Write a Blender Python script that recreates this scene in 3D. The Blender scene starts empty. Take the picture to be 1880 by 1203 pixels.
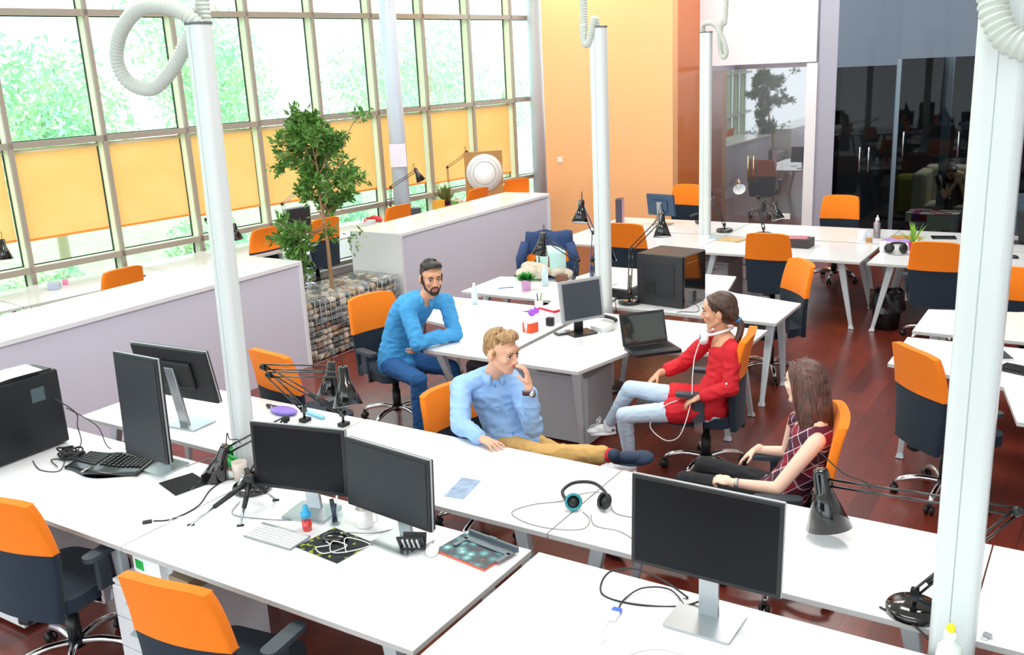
import bpy, bmesh, math, random
from mathutils import Vector, Matrix, noise
R = math.radians; PI = math.pi
rnd = random.Random(7)
scn = bpy.context.scene
COL = scn.collection

# ------------------------------------------------------------------ camera
f_px, yaw, pitch, roll, H = 1740.419, -0.574965, 0.268626, -0.0488123, 2.86497
cam = bpy.data.cameras.new('camera'); camo = bpy.data.objects.new('camera', cam); COL.objects.link(camo)
cam.sensor_width = 36.0; cam.lens = f_px / 1880.0 * 36.0; cam.clip_end = 200; cam.clip_start = 0.05
fw = Vector((math.sin(yaw) * math.cos(pitch), math.cos(yaw) * math.cos(pitch), -math.sin(pitch)))
rt = Vector((math.cos(yaw), -math.sin(yaw), 0)); up = rt.cross(fw)
r1 = rt * math.cos(roll) + up * math.sin(roll); u1 = -rt * math.sin(roll) + up * math.cos(roll)
M3 = Matrix((r1, u1, -fw)).transposed()
camo.matrix_world = Matrix.Translation((0, 0, H)) @ M3.to_4x4()
scn.camera = camo

# ------------------------------------------------------------------ light and exposure
scn.view_settings.view_transform = 'Standard'; scn.view_settings.look = 'None'
scn.view_settings.gamma = 1; scn.view_settings.use_curve_mapping = False
scn.view_settings.exposure = 0.42
w = bpy.data.worlds.new('sky'); scn.world = w; w.use_nodes = True
wn = w.node_tree; wn.nodes.clear()
wo = wn.nodes.new('ShaderNodeOutputWorld'); bg = wn.nodes.new('ShaderNodeBackground')
bg.inputs['Color'].default_value = (0.86, 0.95, 1.0, 1); bg.inputs['Strength'].default_value = 2.3
wn.links.new(bg.outputs[0], wo.inputs[0])
def area(name, loc, rot, sx, sy, power, color=(1, 1, 1)):
    l = bpy.data.lights.new(name, 'AREA'); l.shape = 'RECTANGLE'; l.size = sx; l.size_y = sy
    l.energy = power; l.color = color
    o = bpy.data.objects.new(name, l); COL.objects.link(o); o.location = loc; o.rotation_euler = rot
    return o
for i, (x, y) in enumerate(((-6.5, 3.5), (-1.5, 3.5), (-6.5, 8.5), (-1.5, 8.5), (-4, 12.8))):
    area('overhead_fill', (x, y, 5.85), (0, 0, 0), 2.6, 1.6, 110, (1, 0.97, 0.93))  # added overhead fill light, no fixture in view

# ------------------------------------------------------------------ materials
def lin(c):
    c = c.lstrip('#'); v = [int(c[i:i + 2], 16) / 255 for i in (0, 2, 4)]
    return tuple((x / 12.92 if x <= 0.04045 else ((x + 0.055) / 1.055) ** 2.4) for x in v) + (1,)
MATS = {}
def mat(name, color, rough=0.5, metal=0.0, spec=0.5, coat=0.0, emit=0.0, alpha=1.0, trans=0.0, noise_amt=0.0, noise_scale=30, bump=0.0, bump_scale=200, sheen=0.0, sss=0.0):
    if name in MATS: return MATS[name]
    m = bpy.data.materials.new(name); m.use_nodes = True; nt = m.node_tree
    b = nt.nodes['Principled BSDF']; c = lin(color) if isinstance(color, str) else tuple(color) + (1,)
    b.inputs['Base Color'].default_value = c; b.inputs['Roughness'].default_value = rough
    b.inputs['Metallic'].default_value = metal; b.inputs['Specular IOR Level'].default_value = spec
    b.inputs['Coat Weight'].default_value = coat; b.inputs['Sheen Weight'].default_value = sheen
    if sss: b.inputs['Subsurface Weight'].default_value = sss; b.inputs['Subsurface Scale'].default_value = 0.02
    if emit: b.inputs['Emission Color'].default_value = c; b.inputs['Emission Strength'].default_value = emit
    b.inputs['Transmission Weight'].default_value = trans
    tc = nt.nodes.new('ShaderNodeTexCoord')
    if noise_amt:
        n = nt.nodes.new('ShaderNodeTexNoise'); n.inputs['Scale'].default_value = noise_scale; n.inputs['Detail'].default_value = 3
        nt.links.new(tc.outputs['Object'], n.inputs['Vector'])
        mr = nt.nodes.new('ShaderNodeMapRange'); mr.inputs['To Min'].default_value = 1 - noise_amt; mr.inputs['To Max'].default_value = 1 + noise_amt
        nt.links.new(n.outputs['Fac'], mr.inputs['Value'])
        mx = nt.nodes.new('ShaderNodeMix'); mx.data_type = 'RGBA'; mx.blend_type = 'MULTIPLY'; mx.inputs['Factor'].default_value = 1
        mx.inputs['A'].default_value = c; nt.links.new(mr.outputs['Result'], mx.inputs['B']); nt.links.new(mx.outputs['Result'], b.inputs['Base Color'])
    if bump:
        n = nt.nodes.new('ShaderNodeTexNoise'); n.inputs['Scale'].default_value = bump_scale; n.inputs['Detail'].default_value = 4
        nt.links.new(tc.outputs['Object'], n.inputs['Vector'])
        bp = nt.nodes.new('ShaderNodeBump'); bp.inputs['Strength'].default_value = bump; bp.inputs['Distance'].default_value = 0.01
        nt.links.new(n.outputs['Fac'], bp.inputs['Height']); nt.links.new(bp.outputs['Normal'], b.inputs['Normal'])
    MATS[name] = m; return m
def node_mat(name):
    m = bpy.data.materials.new(name); m.use_nodes = True; nt = m.node_tree
    MATS[name] = m; return m, nt, nt.nodes['Principled BSDF']
WHITE = mat('white_laminate', '#f1f3f6', 0.16, spec=0.55, coat=0.25)
EDGE = mat('laminate_edge', '#c9c9c6', 0.5)
PANEL = mat('counter_panel', '#e0e0f0', 0.2, spec=0.6, coat=0.35)
LEGM = mat('leg_paint', '#d3dde2', 0.32, metal=0.25)
OR_F = mat('orange_fabric', '#fb8206', 0.85, sheen=0.05, bump=0.25, bump_scale=420, noise_amt=0.05, noise_scale=9)
NAVY = mat('navy_fabric', '#152637', 0.92, sheen=0.08, bump=0.3, bump_scale=420)
BLKP = mat('black_plastic', '#14171a', 0.42)
BLKG = mat('black_gloss', '#0d0f10', 0.12, coat=0.6)
ARMP = mat('armrest_plastic', '#39434c', 0.5)
CHROME = mat('chrome', '#e6e8ea', 0.1, metal=1.0)
STEEL = mat('brushed_steel', '#b9bfc3', 0.3, metal=0.9)
SILV = mat('silver_plastic', '#b4b8bb', 0.35, metal=0.5)
SCREEN = mat('screen_glass', '#0b1014', 0.3, spec=0.2)
GREYP = mat('grey_plastic', '#9aa1a6', 0.5)
WPL = mat('white_plastic', '#f2f3f3', 0.35)
POLE = mat('pole_paint', '#d3d9d8', 0.28, coat=0.2)
CABLEB = mat('black_cable', '#1a1d20', 0.5)
CABLEW = mat('white_cable', '#eeeeee', 0.4)
CABLEG = mat('grey_cable', '#6b7075', 0.5)
FRAME = mat('window_frame_paint', '#a3988c', 0.4, metal=0.15)
FRAMEL = mat('window_jamb_paint', '#dfe2c4', 0.5)
GASK = mat('window_gasket', '#23362f', 0.6)
TURQ = mat('green_plastic', '#1fb84a', 0.4)
PAPER = mat('paper', '#f5f6f7', 0.7)
RED = mat('red_plastic', '#d8263c', 0.45)
PINK = mat('pink_plastic', '#f2b4e4', 0.45)
LEAF = mat('leaf_green', '#4f8f36', 0.6, noise_amt=0.35, noise_scale=6)
WOOD = mat('wood_board', '#b88a55', 0.5, noise_amt=0.25, noise_scale=14)
SKIN1 = mat('skin_light', '#e8b193', 0.5, sss=0.08, noise_amt=0.04, noise_scale=12)
SKIN2 = mat('skin_warm', '#dda482', 0.5, sss=0.08, noise_amt=0.04, noise_scale=12)
SKIN3 = mat('skin_pale', '#f3c9b2', 0.5, sss=0.08)
LIPS = mat('lips', '#b5605a', 0.4)
EYEW = mat('eye_white', '#e8e4e0', 0.25)
IRIS = mat('iris_dark', '#2a2320', 0.2)
BROW = mat('brow_hair', '#33241a', 0.8)

# ------------------------------------------------------------------ mesh builder
class MB:
    def __init__(s): s.v = []; s.f = []; s.mi = []; s.sm = []; s.cur = 0; s.M = Matrix.Identity(4)
    def add(s, vs, fs, smooth=False):
        o = len(s.v); s.v += [tuple(s.M @ Vector(v)) for v in vs]
        for f in fs: s.f.append(tuple(i + o for i in f)); s.mi.append(s.cur); s.sm.append(smooth)
        return s
    def box(s, c, size, rz=0.0, rot=None):
        x, y, z = (a / 2 for a in size); m = Matrix.Translation(c) @ (rot.to_4x4() if rot is not None else Matrix.Rotation(rz, 4, 'Z'))
        vs = [m @ Vector((sx * x, sy * y, sz * z)) for sz in (-1, 1) for sy in (-1, 1) for sx in (-1, 1)]
        return s.add(vs, [(0, 2, 3, 1), (4, 5, 7, 6), (0, 1, 5, 4), (2, 6, 7, 3), (0, 4, 6, 2), (1, 3, 7, 5)])
    def prism(s, poly, z0, z1, side=None):
        n = len(poly); vs = [(p[0], p[1], z0) for p in poly] + [(p[0], p[1], z1) for p in poly]
        s.add(vs, [tuple(range(n - 1, -1, -1)), tuple(range(n, 2 * n))])
        if side is not None: keep = s.cur; s.cur = side
        s.add(vs, [(i, (i + 1) % n, n + (i + 1) % n, n + i) for i in range(n)])
        if side is not None: s.cur = keep
        return s
    def rings(s, rings, smooth=True, cap=True, closed=True):
        n = len(rings[0]); vs = [p for r in rings for p in r]; fs = []
        for k in range(len(rings) - 1):
            for i in range(n if closed else n - 1):
                a = k * n + i; b = k * n + (i + 1) % n; fs.append((a, b, b + n, a + n))
        if cap: fs += [tuple(range(n - 1, -1, -1)), tuple(range((len(rings) - 1) * n, len(rings) * n))]
        return s.add(vs, fs, smooth)
    def tube(s, pts, r, n=8, cap=True):
        pts = [Vector(p) for p in pts]; rs = r if isinstance(r, (list, tuple)) else [r] * len(pts)
        out = []; prev = None
        for i, p in enumerate(pts):
            t = (pts[min(i + 1, len(pts) - 1)] - pts[max(i - 1, 0)])
            if t.length < 1e-9: t = Vector((0, 0, 1))
            t.normalize()
            if prev is None: a = t.orthogonal().normalized()
            else:
                a = prev - t * prev.dot(t); a = a.normalized() if a.length > 1e-6 else t.orthogonal().normalized()
            prev = a; b = t.cross(a)
            out.append([p + (a * math.cos(2 * PI * k / n) + b * math.sin(2 * PI * k / n)) * rs[i] for k in range(n)])
        return s.rings(out, True, cap)
    def cyl(s, a, b, ra, rb=None, n=16): return s.tube([a, b], [ra, ra if rb is None else rb], n)
    def lathe(s, prof, c=(0, 0, 0), n=24, cap=True, axis=None):
        m = Matrix.Translation(c)
        if axis is not None: m = m @ Vector((0, 0, 1)).rotation_difference(Vector(axis)).to_matrix().to_4x4()
        rr = [[m @ Vector((r * math.cos(2 * PI * k / n), r * math.sin(2 * PI * k / n), z)) for k in range(n)] for r, z in prof]
        return s.rings(rr, True, cap)
    def ell(s, c, r, rot=None, n=16, m=10):
        c = Vector(c); rot = rot or Matrix.Identity(3); rr = []
        for j in range(m + 1):
            t = PI * (j / m) ; t = max(0.02, min(PI - 0.02, t))
            rr.append([c + rot @ Vector((r[0] * math.sin(t) * math.cos(2 * PI * k / n), r[1] * math.sin(t) * math.sin(2 * PI * k / n), -r[2] * math.cos(t))) for k in range(n)])
        return s.rings(rr)
    def cap(s, a, b, ra, rb, n=14):
        a = Vector(a); b = Vector(b); t = b - a
        if t.length < 1e-6: return s.ell(a, (ra, ra, ra))
        t.normalize(); u = t.orthogonal().normalized(); w_ = t.cross(u); rr = []
        for k in range(5):
            g = PI / 2 * k / 5; rr.append((a - t * ra * math.cos(g), max(ra * math.sin(g), ra * .05)))
        rr.append((a, ra)); rr.append((b, rb))
        for k in range(4, -1, -1):
            g = PI / 2 * k / 5; rr.append((b + t * rb * math.cos(g), max(rb * math.sin(g), rb * .05)))
        return s.rings([[p + (u * math.cos(2 * PI * k / n) + w_ * math.sin(2 * PI * k / n)) * r for k in range(n)] for p, r in rr])
    def build(s, name, m, parent=None, bevel=0, off=None, solid=0, seg=2, angle=40):
        me = bpy.data.meshes.new(name); vs = s.v
        if off is not None: vs = [tuple(Vector(v) - Vector(off)) for v in vs]
        me.from_pydata(vs, [], s.f); me.update()
        ms = m if isinstance(m, (list, tuple)) else [m]
        for k in ms: me.materials.append(k)
        for i, p in enumerate(me.polygons): p.material_index = min(s.mi[i], len(ms) - 1); p.use_smooth = s.sm[i]
        o = bpy.data.objects.new(name, me); COL.objects.link(o)
        if parent is not None: o.parent = parent
        if solid: md = o.modifiers.new('thickness', 'SOLIDIFY'); md.thickness = solid; md.offset = 0
        if bevel:
            md = o.modifiers.new('bevel', 'BEVEL'); md.width = bevel; md.segments = seg; md.limit_method = 'ANGLE'; md.angle_limit = R(angle)
        return o
def remesh(mb, name, m, parent, voxel, off=None, noise_amp=0.0, noise_sc=10.0, smooth=3):
    o = mb.build(name, m, None, off=off)
    md = o.modifiers.new('r', 'REMESH'); md.mode = 'VOXEL'; md.voxel_size = voxel; md.use_smooth_shade = True
    if smooth: sm = o.modifiers.new('s', 'SMOOTH'); sm.iterations = smooth; sm.factor = 0.5
    bpy.context.view_layer.update()
    dg = bpy.context.evaluated_depsgraph_get(); me = bpy.data.meshes.new_from_object(o.evaluated_get(dg))
    me.materials.clear(); me.materials.append(m)
    for p in me.polygons: p.use_smooth = True
    if noise_amp:
        ns = [v.normal.copy() for v in me.vertices]
        for v, n in zip(me.vertices, ns):
            q = v.co * noise_sc; q2 = Vector((q.x, q.y, q.z * 1.6))
            d = 1 - abs(noise.noise(q2)) * 2.4
            v.co += n * noise_amp * max(-1, d) 
        me.update()
    old = o.data; bpy.data.objects.remove(o); bpy.data.meshes.remove(old)
    me.name = name; o = bpy.data.objects.new(name, me); COL.objects.link(o)
    if parent is not None: o.parent = parent
    return o
def T(name, label, cat, loc=(0, 0, 0), rz=0.0, group=None):
    o = bpy.data.objects.new(name, None); COL.objects.link(o); o.empty_display_size = 0.1
    o.location = loc; o.rotation_euler = (0, 0, rz); o['label'] = label; o['category'] = cat
    if group: o['group'] = group
    return o
def tag(o, label, cat, group=None):
    o['label'] = label; o['category'] = cat
    if group: o['group'] = group
    return o
def struct(o, label=None):
    o['kind'] = 'structure'
    if label: o['label'] = label
    return o
def dup(o, loc=None, rz=None, label=None, parent=None, group=None):
    c = o.copy(); COL.objects.link(c)
    if parent is not None: c.parent = parent
    if loc is not None: c.location = loc
    if rz is not None: c.rotation_euler = (0, 0, rz)
    if label: c['label'] = label
    if group: c['group'] = group
    for ch in list(o.children): dup(ch, parent=c)
    return c
def curve_pts(ctrl, n=8):
    P = [Vector(p) for p in ctrl]; out = []
    for i in range(len(P) - 1):
        p0 = P[max(i - 1, 0)]; p1 = P[i]; p2 = P[i + 1]; p3 = P[min(i + 2, len(P) - 1)]
        for k in range(n):
            t = k / n; out.append(0.5 * ((2 * p1) + (p2 - p0) * t + (2 * p0 - 5 * p1 + 4 * p2 - p3) * t * t + (3 * p1 - p0 - 3 * p2 + p3) * t ** 3))
    out.append(P[-1]); return out
def rbox(cx, cy, w, d, r=0.02, n=4, rz=0):
    pts = []
    for sx, sy, a0 in ((1, -1, -90), (1, 1, 0), (-1, 1, 90), (-1, -1, 180)):
        for k in range(n + 1):
            a = R(a0 + 90 * k / n); pts.append((sx * (w / 2 - r) + r * math.cos(a), sy * (d / 2 - r) + r * math.sin(a)))
    c, s = math.cos(rz), math.sin(rz)
    return [(cx + x * c - y * s, cy + x * s + y * c) for x, y in pts]
# ------------------------------------------------------------------ room shell
m, nt, b = node_mat('wood_floor')
tc = nt.nodes.new('ShaderNodeTexCoord'); mp = nt.nodes.new('ShaderNodeMapping'); mp.inputs['Rotation'].default_value = (0, 0, R(90))
br = nt.nodes.new('ShaderNodeTexBrick'); br.inputs['Scale'].default_value = 1.0
br.inputs['Brick Width'].default_value = 0.9; br.inputs['Row Height'].default_value = 0.14; br.inputs['Mortar Size'].default_value = 0.0012
br.inputs['Color1'].default_value = lin('#7c2f1e'); br.inputs['Color2'].default_value = lin('#5c2218'); br.inputs['Mortar'].default_value = lin('#32110c')
no = nt.nodes.new('ShaderNodeTexNoise'); no.inputs['Scale'].default_value = 3; no.inputs['Detail'].default_value = 6
mp2 = nt.nodes.new('ShaderNodeMapping'); mp2.inputs['Scale'].default_value = (9, 1, 1)
mx = nt.nodes.new('ShaderNodeMix'); mx.data_type = 'RGBA'; mx.blend_type = 'MULTIPLY'; mx.inputs['Factor'].default_value = 0.55
cr = nt.nodes.new('ShaderNodeMapRange'); cr.inputs['To Min'].default_value = 0.45; cr.inputs['To Max'].default_value = 1.5
nt.links.new(tc.outputs['Object'], mp.inputs['Vector']); nt.links.new(mp.outputs[0], br.inputs['Vector'])
nt.links.new(tc.outputs['Object'], mp2.inputs['Vector']); nt.links.new(mp2.outputs[0], no.inputs['Vector'])
nt.links.new(no.outputs['Fac'], cr.inputs['Value']); nt.links.new(br.outputs['Color'], mx.inputs['A']); nt.links.new(cr.outputs['Result'], mx.inputs['B'])
nt.links.new(mx.outputs['Result'], b.inputs['Base Color']); b.inputs['Roughness'].default_value = 0.3; b.inputs['Coat Weight'].default_value = 0.3; b.inputs['Coat Roughness'].default_value = 0.2
FLOOR = m
struct(MB().box((-3.9, 7, -0.05), (15.8, 26, 0.1)).build('floor', FLOOR))
CEIL = mat('ceiling_paint', '#f2f2f0', 0.9)
struct(MB().box((-3.9, 5.5, 6.05), (15.8, 23, 0.1)).build('ceiling', CEIL))
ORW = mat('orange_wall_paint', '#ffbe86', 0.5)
ORD = mat('orange_wall_side_shaded', '#d9762e', 0.35, coat=0.3)  # orange wall colour darkened to paint in shade on the face turning away
WW = mat('white_wall_paint', '#eceaf0', 0.6)
GW = mat('grey_glass_panel', '#556375', 0.28, coat=0.15)
DK = mat('dark_room_paint', '#2a2d33', 0.8)
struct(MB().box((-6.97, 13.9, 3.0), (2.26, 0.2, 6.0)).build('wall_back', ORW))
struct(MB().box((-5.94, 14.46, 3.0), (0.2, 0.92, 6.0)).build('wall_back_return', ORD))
# white wall over the glass partition, pillar beside it
mb = MB(); mb.box((-4.98, 15.0, 4.36), (1.95, 0.2, 3.28)); mb.box((-4.06, 15.0, 1.35), (0.16, 0.2, 2.7))
struct(mb.build('wall_far_white', WW))
def glassmat(name, tint, refl):
    m, nt, b = node_mat(name); nt.nodes.remove(b); out = [n for n in nt.nodes if n.type == 'OUTPUT_MATERIAL'][0]
    t = nt.nodes.new('ShaderNodeBsdfTransparent'); t.inputs[0].default_value = tint; g = nt.nodes.new('ShaderNodeBsdfGlossy'); g.inputs['Roughness'].default_value = 0.02
    fr = nt.nodes.new('ShaderNodeFresnel'); fr.inputs['IOR'].default_value = refl; ms = nt.nodes.new('ShaderNodeMixShader')
    ge = nt.nodes.new('ShaderNodeNewGeometry'); sb = nt.nodes.new('ShaderNodeMath'); sb.operation = 'SUBTRACT'; sb.inputs[0].default_value = 1; ml = nt.nodes.new('ShaderNodeMath'); ml.operation = 'MULTIPLY'
    nt.links.new(ge.outputs['Backfacing'], sb.inputs[1]); nt.links.new(sb.outputs[0], ml.inputs[0]); nt.links.new(fr.outputs[0], ml.inputs[1]); nt.links.new(ml.outputs[0], ms.inputs[0]); nt.links.new(t.outputs[0], ms.inputs[1]); nt.links.new(g.outputs[0], ms.inputs[2]); nt.links.new(ms.outputs[0], out.inputs[0])
    return m
GLASS = glassmat('window_glass', (0.93, 0.99, 0.98, 1), 1.4)
GLASSP = glassmat('partition_glass', (0.75, 0.8, 0.8, 1), 3.6)
GLASSD = glassmat('tinted_partition_glass', (0.42, 0.48, 0.5, 1), 1.33)
# glass partition with its door pair
d1 = struct(MB().box((-5.335, 14.98, 1.33), (1.22, 0.012, 2.64)).build('door_1', GLASSP), 'reflecting glass partition pane left of the handle')
d2 = struct(MB().box((-4.43, 14.98, 1.33), (0.586, 0.012, 2.64)).build('door_2', GLASSP))
for dd, hx in ((d1, -5.02), (d2, -4.93)):
    h = MB(); h.tube([(hx, 14.9, 0.9), (hx, 14.9, 1.32)], 0.012, 8); h.cyl((hx, 14.9, 1.0), (hx, 14.98, 1.0), 0.007); h.cyl((hx, 14.9, 1.25), (hx, 14.98, 1.25), 0.007)
    h.build('door_handle', mat('brass_handle', '#d9c9a0', 0.25, metal=0.9), dd)
# grey glossy wall with dark glass doors
A0, A1, A2 = Vector((-3.98, 14.96)), Vector((-3.72, 15.0)), Vector((-2.86, 15.2))
def vwall(mb, p, q, z0, z1, t=0.1):
    d = (q - p); n = Vector((-d.y, d.x)).normalized() * t
    poly = [(p.x, p.y), (q.x, q.y), (q.x + n.x, q.y + n.y), (p.x + n.x, p.y + n.y)]
    return mb.prism(poly, z0, z1)
mb = MB(); vwall(mb, A0, A1, 0, 6); struct(mb.build('wall_far_light_grey', mat('light_grey_paint', '#aaa9b8', 0.35)))
mb = MB(); vwall(mb, A1, A2, 2.62, 6); vwall(mb, A2, Vector((4, 15.2)), 2.7, 6)
struct(mb.build('wall_far_grey', GW))
mb = MB(); vwall(mb, A1, A1.lerp(A2, .5), 0, 2.62, 0.012)
dA = struct(mb.build('door_3', GLASSD)); mb = MB(); vwall(mb, A1.lerp(A2, .5), A2, 0, 2.62, 0.012); dB = struct(mb.build('door_4', GLASSD))
for dd, hx in ((dA, -3.33), (dB, -3.2)):
    h = MB(); yy_ = 15.04; h.tube([(hx, yy_ - .05, 1.08), (hx, yy_ - .05, 1.45)], 0.012, 8)
    for z_ in (1.15, 1.38): h.cyl((hx, yy_ - .05, z_), (hx, yy_ + .05, z_), 0.007)
    h.build('door_handle', STEEL, dd)
mb = MB(); mb.box((-1.9, 15.206, 1.35), (1.92, 0.012, 2.7)); d5 = struct(mb.build('door_5', GLASSD))
mb = MB(); mb.box((1.5, 15.206, 1.35), (4.9, 0.012, 2.7)); d6 = struct(mb.build('door_6', GLASSD))
for dd, hx in ((d5, -2.0), (d5, -2.75), (d6, -0.8)):
    h = MB(); h.tube([(hx, 15.14, 1.3), (hx, 15.14, 1.66)], 0.012, 8)
    for z_ in (1.36, 1.6): h.cyl((hx, 15.14, z_), (hx, 15.21, z_), 0.007)
    h.build('door_handle', STEEL, dd)
FGREY = mat('partition_frame', '#6f7d88', 0.35, metal=0.6)
mb = MB(); mb.box((-2.88, 15.22, 1.35), (0.07, 0.06, 2.7)); mb.box((-0.93, 15.22, 1.35), (0.05, 0.06, 2.7)); mb.box((-1.9, 15.22, 0.03), (1.95, 0.05, 0.06))
struct(mb.build('trim_1', FGREY))
# dark room behind
mb = MB(); mb.box((-5.0, 17.0, 1.45), (2.1, .1, 2.9)); mb.box((-3.88, 16.0, 1.45), (.1, 1.9, 2.9)); mb.box((-6.0, 16.0, 1.45), (.1, 1.9, 2.9)); struct(mb.build('wall_small_room', mat('small_room_paint', '#9b9398', .8)))
struct(MB().box((-4.95, 16.0, .012), (2.1, 2.0, .01)).build('floor_small_room', FLOOR))
mb = MB(); mb.box((.1, 19.5, 1.5), (7.8, 0.1, 3.2)); mb.box((-3.75, 17.3, 1.5), (0.1, 4.2, 3.2)); mb.box((4.0, 17.3, 1.5), (0.1, 4.4, 3.2)); mb.box((.1, 17.4, 2.95), (7.8, 4.0, 0.1))
struct(mb.build('wall_dark_room', DK))
struct(MB().box((-1, 17.4, 0.005), (10, 4.2, 0.01)).build('floor_dark_room', mat('dark_carpet', '#3c3a40', 0.95)))
mb = MB(); mb.box((-2.35, 16.3, 1.35), (0.12, 0.1, 2.7)); struct(mb.build('trim_2', FGREY))
# right and rear closures far outside the frame keep the daylight indoors
struct(MB().box((4.05, 7.5, 3.0), (0.1, 19, 6.0)).build('wall_right', WW))
tag(MB().box((-7.83, 13.79, 1.34), (0.085, 0.012, 0.085)).build('light_switch', WPL, bevel=0.004), 'small square white light switch on the orange wall', 'light switch')
tag(MB().box((-4.42, 14.965, 0.36), (0.16, 0.012, 0.09)).build('wall_socket', WPL, bevel=0.004), 'white double wall socket low on the glass partition', 'socket')

# ------------------------------------------------------------------ window wall
KW = 0.12309; Y0 = 5.9841
def wx(y): return -10.3907 + KW * (y - 5.5)
ang = math.atan(-KW)   # direction of the wall relative to +Y
WD = Vector((KW, 1, 0)).normalized(); WN = Vector((1, -KW, 0)).normalized()   # along, inward
def wp(y, off, z): return Vector((wx(y), y, z)) + WN * off
SP = 1.0913
ys = [Y0 + SP * k for k in range(-10, 10)]
ZT = [0.12, 0.885, 2.275, 3.69, 5.1]
def wbar(mb, y0, y1, o0, o1, z0, z1):
    a, b_, c, d = wp(y0, o0, 0), wp(y1, o0, 0), wp(y1, o1, 0), wp(y0, o1, 0)
    return mb.prism([(p.x, p.y) for p in (d, c, b_, a)], z0, z1)
wi = 0
for k in range(len(ys) - 1):
    ya, yb = ys[k], ys[k + 1]; wi += 1
    g = MB(); wbar(g, ya + .02, yb - .02, -0.16, -0.15, 0.1, 6)
    wo_ = struct(g.build('window_%d' % wi, GLASS), 'full-height window bay in the glass front')
    fr = MB(); fr.cur = 0
    wbar(fr, yb - .025, yb + .025, -0.02, 0.02, 0, 6)          # mullion face
    for z in ZT: wbar(fr, ya, yb, -0.02, 0.02, z - .035, z + .035)
    fr.cur = 1
    wbar(fr, yb - .022, yb + .022, -0.15, -0.02, 0, 6)
    for z in ZT: wbar(fr, ya, yb, -0.15, -0.02, z - .03, z + .028)
    fr.cur = 2
    wbar(fr, yb - .034, yb + .034, -0.165, -0.145, 0, 6)
    for z in ZT: wbar(fr, ya, yb, -0.165, -0.145, z - .042, z + .04)
    fr.build('window_frame', [FRAME, FRAMEL, GASK], wo_)
# last bay beyond the second column
g = MB(); wbar(g, ys[-1] + .02, 16.9, -0.16, -0.15, 0.1, 6); wo_ = struct(g.build('window_%d' % (wi + 1), GLASS))
fr = MB()
for z in (0.16, 0.42, 1.1, 2.38, 3.5, 4.9): wbar(fr, ys[-1], 16.9, -0.1, 0.0, z - .03, z + .03)
fr.build('window_frame', [FRAME], wo_)
struct(wbar(MB(), -4.8, 17, -0.1, 0.12, 0.0, 0.1).build('baseboard_left', mat('sill_paint', '#e3e6e6', 0.5)))
# roller blinds
m, nt, b = node_mat('blind_fabric'); nt.nodes.remove(b); out = [n for n in nt.nodes if n.type == 'OUTPUT_MATERIAL'][0]
df = nt.nodes.new('ShaderNodeBsdfDiffuse'); tl = nt.nodes.new('ShaderNodeBsdfTranslucent'); ms = nt.nodes.new('ShaderNodeMixShader'); ms.inputs[0].default_value = 0.72
tc = nt.nodes.new('ShaderNodeTexCoord'); no = nt.nodes.new('ShaderNodeTexNoise'); no.inputs['Scale'].default_value = 2.2; rp = nt.nodes.new('ShaderNodeValToRGB')
rp.color_ramp.elements[0].color = lin('#ffd49c'); rp.color_ramp.elements[1].color = lin('#ffe2b6')
nt.links.new(tc.outputs['Object'], no.inputs['Vector']); nt.links.new(no.outputs['Fac'], rp.inputs[0])
for q in (df, tl): nt.links.new(rp.outputs[0], q.inputs[0])
nt.links.new(df.outputs[0], ms.inputs[1]); nt.links.new(tl.outputs[0], ms.inputs[2]); nt.links.new(ms.outputs[0], out.inputs[0]); BL = m
BLB = mat('blind_bar', '#f08a30', 0.6); BLT = mat('blind_tube', '#f3e6c8', 0.5)
names = ['cut by the left edge of the photo', 'leftmost one shown whole', 'second whole one from the left', 'half hidden behind the left white power pole', 'just left of the tree crown', 'behind the middle of the tree crown', 'right of the tree, left of the round column', 'beside the round column, wooden lamp arm before it', 'rightmost of the whole row, over the round dial']
i0 = 9; zb = [1.22, 1.2, 1.19, 1.16, 1.14, 1.12, 1.08, 1.04, 1.0]
nm = ['cut off by the left edge of the photo', 'second from the left edge of the photo', 'third from the left edge of the photo', 'partly behind the left power pole', 'right of the power pole, left half behind tree leaves', 'behind the right half of the tree crown', 'directly right of the round column with the notice', 'second from the right end of the row', 'rightmost, above the round white dial']
for j in range(-3, 9):
    if j < 0: zb_ = 1.24
    else: zb_ = zb[j]
    ya, yb = ys[i0 + j] + .07, ys[i0 + j + 1] - .075
    c = wp((ya + yb) / 2, 0, 0)
    t = T('roller_blind', 'orange translucent roller blind, ' + (nm[j] if j >= 0 else 'beyond the left edge of the photo, seen only mirrored'), 'blind', (c.x, c.y, zb_), 0, 'orange roller blinds in the glass front' if j >= 0 else 'mirrored roller blinds')
    o = (c.x, c.y, zb_)
    f_ = MB(); wbar(f_, ya, yb, -0.085, -0.083, zb_ + .02, 2.2); f_.build('blind_fabric', BL, t, off=o)
    f_ = MB(); wbar(f_, ya, yb, -0.09, -0.075, zb_, zb_ + .025); f_.build('bottom_bar', BLB, t, off=o)
    f_ = MB(); f_.cyl(wp(ya - .01, -0.085, 2.205), wp(yb + .01, -0.085, 2.205), 0.022, n=12); f_.build('roller_tube', BLT, t, off=o)
area('wall_washer', (-7.55, 13.1, 5.3), (R(38), 0, 0), .25, .25, 38, (1, .94, .8))
area('small_room_fill', (-5, 16, 2.8), (0, 0, 0), .8, .8, 14, (1, .97, .95))  # added fill so the walls behind the partition read lighter
area('dark_room_fill', (-1.9, 16.6, 2.85), (0, 0, 0), 1.2, 1.2, 75, (1, .93, .85))  # added fill to bring out the armchair and its sitter
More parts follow.
